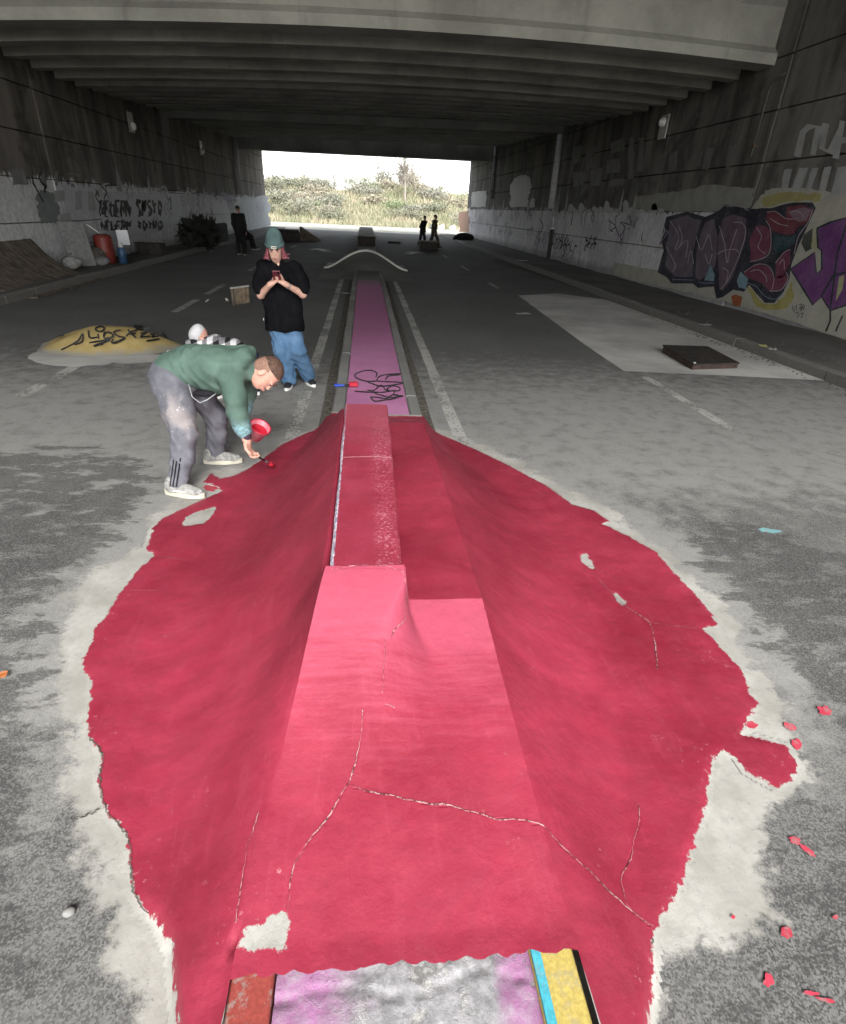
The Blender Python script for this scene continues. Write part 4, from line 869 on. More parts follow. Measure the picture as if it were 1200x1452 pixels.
TAGS = [[(262, 354), (330, 318), (352, 285), (352, 318), (320, 332)], [(378, 270), (384, 302), (415, 300)], [(418, 285), (422, 308)], [(408, 262), (428, 252), (446, 262), (432, 276), (412, 272), (408, 262)], [(446, 280), (446, 305), (482, 298), (470, 280), (446, 280)], [(515, 270), (486, 278), (505, 296), (532, 304), (480, 326), (484, 308)], [(380, 325), (470, 312), (400, 338), (440, 330)], [(538, 296), (560, 278), (590, 268)], [(545, 268), (580, 305)], [(552, 288), (580, 284)], [(595, 270), (612, 268)], [(598, 285), (625, 280), (600, 300), (640, 296)], [(570, 252), (600, 250), (605, 262), (580, 268)], [(640, 290), (662, 284), (650, 300), (690, 292)], [(625, 318), (680, 308)], [(690, 280), (710, 300)], [(240, 300), (275, 292)]]
strokes_mesh('tag_lettering', [m3(s) for s in TAGS], 2.4, on_mound, MA['black'], mo)
# thin cement skirt around the mound lies on the road
blot('cement_smear', 100, 508, 60, 12, .03, MA['patch'], .0045, 40, .15); blot('cement_smear', 185, 508, 60, 7, .0, MA['patch'], .0048, 40, .15)

# dark flat box on the pale patch
fb = thing('flat_box', 'low dark wooden box lying flat on the pale concrete patch', 'box', (5.3, 9.0, 0))
qt = [atz(941, 491, .11), atz(1003, 493, .09), atz(1047, 516, .075), atz(983, 518, .075)]
tops = [np.array(q)-np.array([5.3, 9.0, 0]) for q in qt]
V = [tuple(q) for q in tops]+[(q[0], q[1], .01) for q in tops]
new_mesh('side_boards', V, [(0, 4, 5, 1), (1, 5, 6, 2), (2, 6, 7, 3), (3, 7, 4, 0)], simple('brown_board', (.05, .032, .027), .7, .3, .4, 10), fb)
ce = sum(tops)/4
lid = [q+(q-ce)*.03 for q in tops]; new_mesh('lid', [tuple(q+np.array([0, 0, .003])) for q in lid]+[tuple(q+np.array([0, 0, .022])) for q in lid], [(0, 1, 2, 3), (7, 6, 5, 4), (0, 4, 5, 1), (1, 5, 6, 2), (2, 6, 7, 3), (3, 7, 4, 0)], M_darkwood, fb)
lathe('screw_cap', [(.0, .014), (.018, .014), (.02, .0)], M_white, fb, 10, Matrix.Translation(Vector(tops[3])+Vector((.05, .06, .02))))

# slatted wooden stand on the left lane
st = thing('slatted_stand', 'small wooden slatted panel with white top edge standing on the road', 'stand', (-2.66, 13.1, 0), None, R(60))
box('top_rail', (0, 0, .345), (.55, .06, .03), M_white, st, .004)
for i in range(5): box('slat', (-.22+.11*i, 0, .17), (.085, .03, .33), simple('slat_wood', (.22, .17, .12), .8, .2, .4, 10), st, .003)
box('end_post', (-.26, -.02, .165), (.04, .06, .33), M_wood, st, .003)
box('back_board', (0, .04, .17), (.5, .02, .30), M_darkwood, st)

# arched hip ramp with white coping across the median
hip = thing('hip_ramp', 'dark concrete hip ramp with arched pale coping across the median', 'ramp', (0.05, 21.5, 0))
def zpk(x): s = abs(x-.05)/1.5; return .60*max(0, (1-s*s))**2.1*(1 if s < 1 else 0)
Vh = []; nx, nt = 41, 12
for i in range(nx):
    x = -1.42+2.94*i/(nx-1)
    for k in range(nt):
        t = k/(nt-1); Vh.append((x-.05, 18.4+3.2*t-21.5, zpk(x)*t**1.6+.01))
Fh = [(i*nt+k, (i+1)*nt+k, (i+1)*nt+k+1, i*nt+k+1) for i in range(nx-1) for k in range(nt-1)]
new_mesh('near_bank', Vh, Fh, mk_concrete('dark_ramp_concrete', (0.17, 0.17, 0.16), False), hip, True)
Vh = []
for i in range(nx):
    x = -1.42+2.94*i/(nx-1)
    for k in range(nt):
        t = k/(nt-1); Vh.append((x-.05, .14+2.4*t, zpk(x)*(1-t)**1.6+.01))
new_mesh('far_bank', Vh, Fh, MA['deck'], hip, True)
tube('coping', [(-1.42+2.94*i/40-.05, .12, zpk(-1.42+2.94*i/40)+.03) for i in range(41)], .048, simple('pale_coping', (.40, .40, .37), .6, .3, .15), hip, 8)
# manual pad block further down the median
blk = thing('concrete_block', 'long concrete block on the median with a dark end face', 'block', (XC, 34, 0))
box('body', (0, 8, .30), (1.0, 15.9, .60), MA['deck'], blk, .02); box('end_board', (0, -.02, .30), (.96, .06, .56), M_darkwood, blk)
# kicker on the left lane
kk = thing('kicker_ramp', 'dark wooden kicker ramp standing before the bright exit', 'ramp', (-4.5, 38.5, 0))
new_mesh('ramp_body', [(-.9, -.8, 0), (.6, -.8, 0), (.6, .8, 0), (-.9, .8, 0), (-.9, -.75, .62), (.6, -.75, .62), (.6, .8, .05), (-.9, .8, .05)], [(3, 2, 1, 0), (0, 1, 5, 4), (1, 2, 6, 5), (2, 3, 7, 6), (3, 0, 4, 7), (4, 5, 6, 7)], M_darkwood, kk)
new_mesh('side_wing', [(.65, -.6, 0), (.70, .6, 0), (1.8, .8, 0), (.65, -.6, .8), (.70, .6, .75), (1.8, .8, .04)], [(0, 2, 1), (3, 4, 5), (0, 3, 5, 2), (0, 1, 4, 3), (1, 2, 5, 4)], M_wood, kk)

# curved plank quarterpipe against the left wall
qp = thing('quarterpipe', 'curved quarterpipe of weathered planks leaning against the brown stained wall', 'ramp', (-6.75, 13.0, 0))
rad_ = 2.0
def arc(a): return (-rad_*math.sin(a), rad_*(1-math.cos(a)))
for j in range(9):
    y0 = j*.40; Vq = []; Fq = []
    for i in range(15):
        a = R(72)*i/14; x, z = arc(a); nx_, nz_ = math.sin(a), math.cos(a); off = random.uniform(-.004, .004)
        for yy in (y0, y0+.375): Vq += [(x, yy, z+.02+off), (x-nx_*.05, yy, max(0.0, z-nz_*.05)+off)]
    for i in range(14):
        b = i*4; Fq += [(b, b+2, b+6, b+4), (b+1, b+5, b+7, b+3), (b, b+4, b+5, b+1), (b+2, b+3, b+7, b+6)]
    new_mesh('plank', Vq, [f[::-1] for f in Fq], M_wood, qp)
for yy in (-.03, 3.62):
    new_mesh('side_frame', [(*[arc(R(72)*i/14)[0]], yy+d, arc(R(72)*i/14)[1]-.02) for d in (0, .04) for i in range(15)]+[(-rad_*math.sin(R(72)), yy+d, 0) for d in (0, .04)], [tuple(range(15))+(30,), tuple(range(29, 14, -1))+(31,)], M_darkwood, qp)
# rubbish by the left wall
def leaning(name, label, cat, x, y, w, h_, mat, rz, tilt, z=.13):
    t = thing(name, label, cat, (x, y, z), None, rz); bm = boxes_to_mesh([((0, 0, h_/2), (w, .03, h_))], .004)
    bmesh.ops.rotate(bm, verts=bm.verts[:], cent=(0, 0, 0), matrix=Matrix.Rotation(tilt, 3, 'X')); bm_obj('sheet', bm, mat, t)
    bm = boxes_to_mesh([((0, .04, h_*.45), (.05, .04, h_*.8))], .003); bmesh.ops.rotate(bm, verts=bm.verts[:], cent=(0, 0, 0), matrix=Matrix.Rotation(tilt, 3, 'X')); bm_obj('batten', bm, M_wood, t)
leaning('panel_board', 'grey white board leaning on the wall behind the quarterpipe', 'board', -7.95, 18.2, .75, 1.15, simple('board_grey', (.22, .225, .22), .8, .2, .2), R(60), R(-12))
leaning('paper_sign', 'small white tilted card standing by the blue bottle', 'card', -7.75, 20.9, .34, .45, simple('white_card', (.75, .76, .8), .6, .3, .03), R(25), R(-20), .55)
ba = thing('barrel', 'red plastic barrel among rubbish by the stained wall', 'barrel', (-7.75, 19.3, .13))
lathe('shell', [(0, 0), (.24, 0), (.26, .08), (.26, .3), (.27, .33), (.26, .36), (.26, .7), (.23, .78), (0, .78)], simple('red_plastic', (.16, .025, .018), .5, .4, .2), ba, 18); lathe('lid', [(.0, .80), (.15, .80), (.16, .78)], M_darkwood, ba, 14); tube('stick', [(.05, 0, .75), (-.3, -.2, 1.05)], .02, M_white, ba, 6)
bt = thing('bottle', 'blue bottle with white cap beside the red barrel', 'bottle', (-7.35, 19.5, .13)); lathe('body', [(0, 0), (.12, 0), (.12, .38), (.06, .46)], simple('blue_plastic', (.03, .07, .14), .4, .4, .1), bt, 14); lathe('cap', [(.07, .44), (.07, .56), (0, .56)], M_white, bt, 12)
cb = thing('cardboard_box', 'dark open box on the pavement past the blue bottle', 'box', (-7.7, 23.3, .13)); box('body', (0, 0, .18), (.8, .6, .36), M_darkwood, cb, .01); box('flap', (-.45, 0, .36), (.2, .58, .02), M_wood, cb)
for i, (x, y, s) in enumerate(((-7.9, 17.3, .2), (-7.6, 18.5, .16), (-8.0, 19.0, .3))):
    t = thing('rubbish_bag', ['crumpled pale rubbish bag by the board', 'small crumpled grey bag near the red barrel', 'large dark rubbish bag behind the red barrel'][i], 'bag', (x, y, .13))
    sdf_mesh('sack', [ell((x, y, .13+s*.8), (s, s*.9, s*.8)), ell((x+.1, y+.05, .13+s*.9), (s*.8, s*.6, s*.6))], .03, [simple('pale_sack', (.24, .24, .23), .6), simple('grey_sack', (.15, .15, .15), .6), MA['dirt']][i], t, .05, .012, 25); 
    tube('tie', [(.0, -.03, s*1.9), (.08, .0, s*2.0)], .015, M_darkwood, t, 6)
# sofa and cut branches in the dark on the left
sf = thing('sofa', 'dark old sofa standing against the brown wall far down the tunnel', 'sofa', (-7.5, 31.5, .0), None, R(90))
M_sofa = simple('black_fabric', (.012, .012, .013), .9, .2, .3)
box('seat', (0, 0, .28), (2.4, .8, .36), M_sofa, sf, .05); box('backrest', (0, -.45, .55), (2.4, .25, .85), M_sofa, sf, .06); box('armrest', (-1.25, 0, .40), (.25, .9, .62), M_sofa, sf, .05); box('armrest', (1.25, 0, .40), (.25, .9, .62), M_sofa, sf, .05)
# litter
def litter(u, v, w, label, rz, mat, z=.0):
    c = atz(u, v, z); t = thing('paper_scrap', label, 'litter', c, None, rz); n = 5
    V = [((i/(n-1)-.5)*w, (k/(n-1)-.5)*w*.6, .012+.02*mnoise.noise(Vector((i*1.1, k*1.3, u)))+.012) for i in range(n) for k in range(n)]
    new_mesh('scrap', V, [(i*n+k, (i+1)*n+k, (i+1)*n+k+1, i*n+k+1) for i in range(n-1) for k in range(n-1)], mat, t, True)
litter(742, 446, .32, 'flattened white paper scrap at the edge of the pale patch', .3, M_white); litter(490, 417, .2, 'tiny white scrap beside the kerb of the pink median', .2, M_white)
litter(740, 370, .6, 'long pale plank scrap on the right pavement', .1, M_white, .14); litter(1095, 497, .18, 'white scrap caught on the dirty kerb', .8, M_white, .15); litter(1082, 492, .2, 'yellowish scrap caught on the dirty kerb', 1.2, simple('yellow_scrap', (.5, .48, .2)), .15)
litter(1000, 462, .3, 'crumpled grey scrap by the gutter beyond the dark box', .4, simple('grey_scrap', (.4, .4, .38)), .15); litter(4, 963, .05, 'small brown leaf on the dark asphalt', .5, simple('brown_leaf', (.3, .1, .03)))
bg_ = thing('black_bag', 'black rubbish bag dumped on the right pavement near the exit', 'bag', (7.5, 46.5, .0)); sdf_mesh('sack', [ell((7.5, 46.5, .3), (.75, .5, .32)), ell((7.1, 46.4, .2), (.5, .4, .2))], .05, M_sofa, bg_, .1, .02, 9)
po = thing('short_post', 'short dark post standing against the whitewashed wall', 'post', (XR-.25, 29.0, .13)); box('post', (0, 0, .65), (.16, .16, 1.3), M_darkwood, po, .01); box('cap', (0, 0, 1.33), (.2, .2, .06), M_lamp, po, .01)
cr_ = thing('crate', 'dark crate on the road at the feet of the walkers', 'crate', (3.55, 34.6, 0)); box('body', (0, 0, .22), (1.0, .7, .44), M_darkwood, cr_, .01); box('rim', (0, 0, .45), (1.04, .74, .05), M_wood, cr_, .005)
sl_ = thing('paving_slab', 'single dark slab lying on the road before the exit', 'slab', (1.9, 40.0, 0)); box_jit('slab', (0, 0, .06), (.8, .5, .12), M_darkwood, sl_, .01)
# roller brush left on the pink strip
rb = thing('paint_brush', 'wide red paint brush with blue handle lying across the pink strip', 'brush', (*atz(492, 549, .155)[:2], .157), None, R(6))
M_blue = simple('blue_handle', (.02, .06, .38), .35, .5, .1)
sdf_mesh('handle', [cap((rb.location.x-.115, rb.location.y, .178), (rb.location.x-.03, rb.location.y, .178), .017, .011), ell((rb.location.x-.12, rb.location.y, .178), (.025, .022, .015))], .004, M_blue, rb)
box('ferrule', (.0, 0, .02), (.05, .025, .018), M_darkwood, rb, .004); box_jit('bristles', (.075, .005, .028), (.10, .075, .05), simple('wet_red_bristles', (.42, .02, .04), .35, .5, .2, 40, .3), rb, .012, .005)

bp = thing('brush_pile', 'dark heap of cut branches between the sofa and the black clothed figures', 'branches', (-7.2, 28.2, .0))
_q = rng.normal(0, 1, (900, 3)); _q /= np.linalg.norm(_q, axis=1)[:, None]; _c0 = _q*rng.uniform(.3, 1, 900)[:, None]*np.array((.8, 1.5, .75))+np.array((0, 0, .6)); _a = rng.normal(0, .16, (900, 3)); _b = rng.normal(0, .05, (900, 3))
_V = np.stack([_c0-_a, _c0+_b, _c0+_a, _c0-_b], 1).reshape(-1, 3); _V[:, 2] = np.maximum(_V[:, 2], .02); fast_mesh('twigs', _V, np.arange(len(_V)).reshape(-1, 4), simple('dead_leaf', (.02, .02, .016), .9), bp, False)
for _i in range(9): tube('branch', [(rng.uniform(-.4, .4), rng.uniform(-1, 1), 0), (rng.uniform(-.5, .5), rng.uniform(-1, 1), .7), (rng.uniform(-.8, .8), rng.uniform(-1.4, 1.4), rng.uniform(1.0, 1.6))], [.03, .02, .008], M_darkwood, bp, 5)
# ------------------------------------------------------------------ people
def nrm(v): v = np.array(v, float); return v/np.linalg.norm(v)
def frame(f, u):
    f = nrm(f); r = nrm(np.cross(f, u)); u = np.cross(r, f); return r, f, u
def mk_skin(name, c): return simple(name, c, .55, .35, .12, 30)
def mk_cloth(name, c, spots=None, scale=9.0, var=.22):
    M = NT(name, .9, .12); p = M.obj(); n = M.noise(p, scale, 5, .6); w = M.noise(p, 220, 2, .6)
    cc = M.mix(M.ss(n, .3, .7), tuple(v*(1-var) for v in c), tuple(v*(1+var) for v in c))
    if spots:
        s = M.noise(p, 55, 4, .7); zone = M.noise(p, 3.5, 3, .5); cc = M.mix(M.math('MULTIPLY', M.ss(s, .62, .70), M.ss(zone, .45, .6)), cc, spots)
    M.col(cc); M.bump(w, .15, .003); return M.m
def head_prims(c, f, u, s=1.0):
    r, f, u = frame(f, u); B = [r, f, u]; H = lambda a, b, d: c+(r*a+f*b+u*d)*s
    return [ell(H(0, -.012, .035), np.array((.076, .096, .088))*s, B, .02), ell(H(0, .028, -.035), np.array((.060, .066, .082))*s, B, .03), ell(H(0, .055, -.085), np.array((.034, .034, .028))*s, B, .025),
            cap(H(0, .088, .014), H(0, .103, -.026), .008*s, .012*s, .012), ell(H(.030, .088, .022), np.array((.026, .012, .010))*s, B, .012), ell(H(-.030, .088, .022), np.array((.026, .012, .010))*s, B, .012),
            ell(H(.079, -.005, -.012), np.array((.010, .020, .032))*s, B, .008), ell(H(-.079, -.005, -.012), np.array((.010, .020, .032))*s, B, .008), ell(H(0, .093, -.056), np.array((.026, .010, .007))*s, B, .008), ell(H(0, .091, -.069), np.array((.022, .010, .007))*s, B, .008)], H, B
def face_bits(root, c, f, u, s=1.0, lip=(.36, .17, .14), brow=(.06, .035, .03)):
    pr, H, B = head_prims(c, f, u, s); Lc = np.array(root.location); Ms = simple('eye_white', (.30, .25, .23), .4, .3, .02); Mi = simple('dark_iris', (.03, .02, .015), .2, .6, .02)
    for sx in (-1, 1):
        sdf_mesh('eye', [ell(H(sx*.030, .080, .004), np.array((.013, .010, .0055))*s, B)], .003, Ms, root); sdf_mesh('iris', [ell(H(sx*.030, .089, .003), np.array((.006, .003, .006))*s, B)], .002, Mi, root)
        sdf_mesh('eyebrow', chain([H(sx*.014, .099, .026), H(sx*.030, .100, .030), H(sx*.048, .088, .025)], [.004*s]*3), .003, simple('brow', brow, .9), root)
    sdf_mesh('lips', chain([H(-.020, .096, -.063), H(0, .103, -.061), H(.020, .096, -.063)], [.004*s, .007*s, .004*s]), .003, simple('lips', lip, .5), root)
def hand_prims(w, d, n, side, curl=.5, spread=1.0, s=1.0, thumb=0.6):
    """w wrist, d direction of the hand, n palm normal, side +1/-1 thumb side"""
    d = nrm(d); n = nrm(np.array(n)-d*np.dot(n, d)); t = np.cross(d, n)*side; out = []
    pc = w+d*.055*s; out += [ell(w+d*.05*s, np.array((.040, .052, .017))*s, [t, d, n], .012), cap(w-d*.02*s, w+d*.02*s, .026*s, .026*s, .02)]
    for i, (off, ln) in enumerate(((.030, .075), (.010, .085), (-.010, .080), (-.029, .062))):
        k0 = w+d*.088*s+t*off*s*spread; a1 = curl*.8; d1 = nrm(d*math.cos(a1)+n*math.sin(a1)); a2 = curl*2.0; d2 = nrm(d*math.cos(a2)+n*math.sin(a2)); a3 = curl*2.9; d3 = nrm(d*math.cos(a3)+n*math.sin(a3))
        p1 = k0+d1*ln*.45*s; p2 = p1+d2*ln*.32*s; p3 = p2+d3*ln*.25*s; out += chain([k0-d*.01*s, p1, p2, p3], [.0095*s, .0088*s, .0082*s, .007*s], .005)
    b = w+d*.025*s+t*.034*s; q1 = b+nrm(d*.8+t*.7+n*.3)*.035*s; q2 = q1+nrm(d*.9+t*.2+n*thumb)*.032*s; q3 = q2+nrm(d*.9-t*.2+n*thumb)*.022*s
    return out+chain([b, q1, q2, q3], [.014*s, .0105*s, .0095*s, .008*s], .01)
def shoe(root, p, yaw, upper, sole, s=1.0, stripe=None, lace=None):
    f = np.array((math.cos(yaw), math.sin(yaw), 0)); r = np.array((math.sin(yaw), -math.cos(yaw), 0)); u = np.array((0, 0, 1.)); B = [r, f, u]; H = lambda a, b, d: np.array(p)+(r*a+f*b+u*d)*s
    o = sdf_mesh('shoe', [ell(H(0, .095, .045), np.array((.045, .075, .036))*s, B), ell(H(0, 0, .055), np.array((.042, .10, .048))*s, B), ell(H(0, -.075, .07), np.array((.039, .055, .062))*s, B), cap(H(0, -.055, .08), H(0, -.06, .12), .040*s, .042*s)], .006, upper, root, .03)
    ang = np.linspace(0, 2*math.pi, 29)[:-1]; ol = []
    for a in ang:
        b = math.cos(a)*.158+.02; w = math.sin(a)*(.047 if b > 0 else .041)*(1.0 if abs(math.cos(a)) < .93 else .95); ol.append((w, b))
    V = [tuple(H(a, b, .002)-np.array(root.location)) for a, b in ol]+[tuple(H(a*1.02, b*1.01, .034+.006*abs(b)/.15)-np.array(root.location)) for a, b in ol]; n = len(ol)
    so = new_mesh('sole', V, [tuple(range(n-1, -1, -1)), tuple(range(n, 2*n))]+[(i, (i+1) % n, n+(i+1) % n, n+i) for i in range(n)], sole, o)
    if lace is not None:
        for k in range(4): sdf_mesh('lace', [cap(H(-.022, .075-.026*k, .082+.011*k), H(.022, .068-.026*k, .083+.011*k), .0065*s, .0065*s)], .004, lace, o).location = (0, 0, 0)
    if stripe is not None:
        V = [tuple(H(sx*.0455, b, d)-np.array(root.location)) for sx in (1,) for b, d in ((.07, .045), (-.07, .05), (-.07, .066), (.03, .062))]; new_mesh('side_stripe', V, [(0, 1, 2, 3)], stripe, o)
    return o
def person(label, loc): return thing('person', label, 'person', loc)

# ---- the painter, bent over at the edge of the ramp
pa = person('person in green hoodie and paint-splashed grey trousers bending to paint the ramp', (-1.3, 4.15, 0))
sk1 = mk_skin('skin_painter', (.46, .25, .19))
pelv = V3(-1.41, 4.22, .81); nh = V3(-1.39, 4.11, .79); fh = V3(-1.37, 4.34, .77); nk = V3(-1.315, 3.99, .45); na = V3(-1.385, 3.90, .09); fk = V3(-1.20, 4.46, .42); fa = V3(-1.255, 4.50, .09)
mid = V3(-1.19, 4.20, .90); chest = V3(-1.00, 4.18, .90); neck = V3(-.845, 4.16, .885); hd = V3(-.715, 4.13, .865)
hf, hu = nrm((.30, -.28, -.90)), nrm((.93, -.02, .25))
ns = V3(-.925, 4.01, .86); ne = V3(-.915, 3.97, .61); nw = V3(-.865, 3.945, .425); fs = V3(-.93, 4.36, .86); fe = V3(-.93, 4.43, .61); fw = V3(-.945, 4.30, .435)
hp, HH, HB = head_prims(hd, hf, hu, 1.02)
body = [cap(pelv, mid, .11, .11), cap(mid, chest, .11, .10), cap(chest, neck, .085, .05), cap(neck, hd, .054, .056)]+chain([nh, nk, na], [.085, .06, .045])+chain([fh, fk, fa], [.085, .06, .045])+chain([ns, ne, nw], [.05, .040, .028])+chain([fs, fe, fw], [.05, .040, .028])+hp
body += hand_prims(nw, (.12, -.02, -.99), (.8, -.2, .1), 1, .62, .9, 1.05)+hand_prims(fw, (.55, -.30, -.75), (.4, .3, -.2), -1, .5, .9, 1.0)
sdf_mesh('body', body, .0055, sk1, pa, .025)
face_bits(pa, hd, hf, hu, 1.02)
hair = [ell(HH(0, -.012, .042), np.array((.076, .098, .090))*1.02, HB)]
def hair_cut(X, Y, Z):
    q = (X-hd[0])*HB[1][0]+(Y-hd[1])*HB[1][1]+(Z-hd[2])*HB[1][2]; w = (X-hd[0])*HB[2][0]+(Y-hd[1])*HB[2][1]+(Z-hd[2])*HB[2][2]
    return np.maximum(q-.055-.35*np.maximum(w-.03, 0), -(w-.052-q*.25)).astype(np.float32)
M_hair = simple('short_brown_hair', (.075, .042, .030), .8, .25, .35, 60, .4)
sdf_mesh('hair', hair, .005, M_hair, pa, .02, .0012, 160, hair_cut)
sdf_mesh('shaved_sides', [ell(HH(0, -.016, .030), np.array((.0775, .094, .085))*1.02, HB), ell(HH(0, -.055, -.01), np.array((.060, .055, .07))*1.02, HB)], .005, simple('stubble', (.20, .115, .085), .75, .25, .25, 90), pa, .02, 0, 22, lambda X, Y, Z: ((X-hd[0])*HB[1][0]+(Y-hd[1])*HB[1][1]+(Z-hd[2])*HB[1][2]-.012).astype(np.float32))
M_hood = NT('green_hoodie', .92, .1); _p = M_hood.pos(); _x = M_hood.xyz(_p); _n = M_hood.noise(_p, 5, 5, .6); _s = M_hood.noise(_p, 40, 4, .7)
_c = M_hood.mix(M_hood.ss(_n, .3, .7), (.060, .100, .083), (.092, .145, .120)); _sl = M_hood.math('MULTIPLY', M_hood.ss(_x[2], .66, .56), M_hood.ss(_s, .40, .55))
_sl = M_hood.math('MULTIPLY', M_hood.ss(M_hood.math('ADD', _x[2], M_hood.math('MULTIPLY', _n, .2)), .60, .72, 1, 0), M_hood.ss(_s, .35, .55)); _c = M_hood.mix(M_hood.math('MULTIPLY', _sl, .8), _c, (.20, .33, .38))
_c = M_hood.mix(M_hood.ss(M_hood.noise(_p, 90, 3, .6), .73, .78, 0, .7), _c, (.45, .48, .46)); M_hood.col(_c); M_hood.bump(M_hood.noise(_p, 300, 2), .2, .003)
hoodie = [ell((-1.36, 4.21, .86), (.16, .17, .12), None, .06), ell((-1.22, 4.20, .89), (.19, .175, .15), None, .06), ell((-1.05, 4.19, .89), (.18, .18, .15), None, .06), ell((-.93, 4.18, .885), (.11, .17, .125), None, .05), cap((-.90, 4.17, .89), (-.84, 4.16, .885), .10, .088), cap((-1.12, 4.18, .78), (-1.02, 4.16, .77), .09, .08, .06)]
hoodie += chain([ns+V3(-.02, .03, 0), V3(-.92, 3.985, .73), ne, V3(-.885, 3.955, .50), nw+V3(-.008, .004, .045)], [.092, .075, .065, .055, .040])+chain([fs+V3(-.02, -.03, 0), V3(-.93, 4.40, .73), fe, fw+V3(0, .02, .05)], [.10, .08, .066, .042])
hoodie += chain([V3(-.87, 4.05, .955), V3(-.845, 4.10, .99), V3(-.84, 4.18, 1.0), V3(-.86, 4.26, .97)], [.035, .045, .045, .035], .04)+[ell((-.90, 4.16, .975), (.075, .12, .05), None, .05)]
sdf_mesh('hoodie', hoodie, .008, M_hood.m, pa, .04, .009, 30)
sdf_mesh('cuff', [cap(nw+V3(-.004, .0, .045), nw+V3(.002, 0, .018), .038, .034)], .005, mk_cloth('dark_cuff', (.05, .03, .045)), pa)
M_tr = NT('grey_trousers', .9, .12); _p = M_tr.pos(); _x = M_tr.xyz(_p); _n = M_tr.noise(_p, 6, 5, .6)
_c = M_tr.mix(M_tr.ss(_n, .3, .7), (.085, .087, .102), (.14, .142, .163)); _z = M_tr.noise(_p, 4.5, 3, .5); _s = M_tr.noise(_p, 60, 4, .75)
_thigh = M_tr.math('MULTIPLY', M_tr.ss(M_tr.math('ABSOLUTE', M_tr.math('SUBTRACT', _x[2], .60)), .05, .26, 1, 0), M_tr.ss(_x[1], 4.15, 4.3, 1, .15))
_c = M_tr.mix(M_tr.math('MULTIPLY', _thigh, M_tr.ss(_z, .40, .62, 0, .65)), _c, (.30, .27, .26)); _c = M_tr.mix(M_tr.math('MULTIPLY', _thigh, M_tr.ss(_s, .62, .70)), _c, (.62, .61, .60)); M_tr.col(_c); M_tr.bump(_s, .12, .004)
tro = [ell(pelv+V3(.0, 0, -.02), (.155, .175, .145), None, .05), cap(pelv, pelv+V3(.08, -.01, -.03), .14, .13)]+chain([nh, V3(-1.345, 4.04, .60), nk, V3(-1.34, 3.95, .28), na+V3(0, 0, .01)], [.125, .105, .088, .075, .072], .05)+chain([fh, V3(-1.28, 4.41, .60), fk, V3(-1.22, 4.48, .25), fa+V3(0, 0, .02)], [.12, .10, .084, .074, .078], .05)
sdf_mesh('trousers', tro, .008, M_tr.m, pa, .045, .009, 30)
M_blk = mk_cloth('black_stripe', (.012, .012, .014))
for k in range(3):
    V = []
    for i in range(9):
        z = .10+.026*i; rr_ = .0775+.004*(z-.1)/.2; an = R(-118+16*k); c0 = na+(V3(-1.34, 3.95, .28)-na)*np.clip((z-.09)/.19, 0, 1.2)
        for da in (-.055, .055): V.append(tuple(V3(c0[0]+math.cos(an+da)*(rr_+.009), c0[1]+math.sin(an+da)*(rr_+.009), z)-np.array(pa.location)))
    new_mesh('trouser_stripe', V, [(2*i, 2*i+1, 2*i+3, 2*i+2) for i in range(8)], M_blk, pa)
M_up = simple('grey_canvas', (.22, .22, .21), .85, .2, .35, 40, .2); M_so = simple('cream_rubber', (.42, .40, .33), .6, .3, .12)
shoe(pa, (-1.36, 3.87, .006), R(-14), M_up, M_so, 1.0, M_white, M_white); shoe(pa, (-1.215, 4.475, .006), R(4), M_up, M_so, 1.0, None, M_white)
tube('drawstring', [tuple(V3(-.86, 4.03, .80)-np.array(pa.location)), tuple(V3(-.855, 4.00, .72)-np.array(pa.location)), tuple(V3(-.85, 3.99, .55)-np.array(pa.location))], .006, M_blk, pa, 6)
sdf_mesh('toggle', [cap((-.855, 4.0, .70), (-.853, 4.0, .65), .012, .012)], .005, M_blk, pa)
tube('dangling_cord', [tuple(V3(a)-np.array(pa.location)) for a in ((-1.24, 4.03, .80), (-1.22, 4.00, .72), (-1.17, 3.99, .68), (-1.12, 4.0, .70), (-1.06, 4.02, .74))], .0035, simple('grey_cord', (.25, .27, .27)), pa, 6)
sdf_mesh('waist_pouch', [ell((-1.15, 4.04, .735), (.075, .03, .025))], .007, M_blk, pa)
# things he holds
tip = surf(388, 663); tz = float(hfield(np.array(tip[0]), np.array(tip[1])))
hb = nw+V3(.012, -.003, -.10)
pb = thing('paint_brush', 'small paint brush in the hand of the green hoodie person', 'brush', (hb[0], hb[1], hb[2]))
e_ = V3(tip[0], tip[1], tz+.015)-hb
tube('handle', [tuple(-e_*.10), tuple(e_*.35), tuple(e_*.62)], [.006, .008, .007], simple('dark_handle', (.03, .03, .035), .4), pb, 8); tube('ferrule', [tuple(e_*.62), tuple(e_*.78)], [.009, .014], simple('steel', (.6, .6, .6), .3, .5, .1, 8, 0, .9), pb, 8); tube('bristles', [tuple(e_*.78), tuple(e_*.92), tuple(e_)], [.015, .020, .016], simple('red_wet', (.42, .02, .04), .35, .5), pb, 8)
pt = thing('paint_pot', 'small translucent red paint pot held beside the painted ramp', 'pot', (-.86, 4.21, .33))
mt = Matrix.Rotation(R(28), 4, 'Y') @ Matrix.Rotation(R(18), 4, 'X')
lathe('cup', [(0, 0), (.042, 0), (.075, .13), (.082, .135), (.077, .128), (.046, .015), (0, .012)], simple('pot_plastic', (.55, .16, .20), .4, .5, .3, 14), pt, 22, mt)
lathe('paint', [(0, .095), (.064, .095)], simple('wet_red_paint', (.40, .015, .03), .15, .6), pt, 22, mt)
tube('rim', [tuple(mt @ Vector((.079*math.cos(a), .079*math.sin(a), .134))) for a in np.linspace(0, 2*math.pi, 25)], .005, simple('rim_red', (.42, .02, .04), .35), pt, 6)

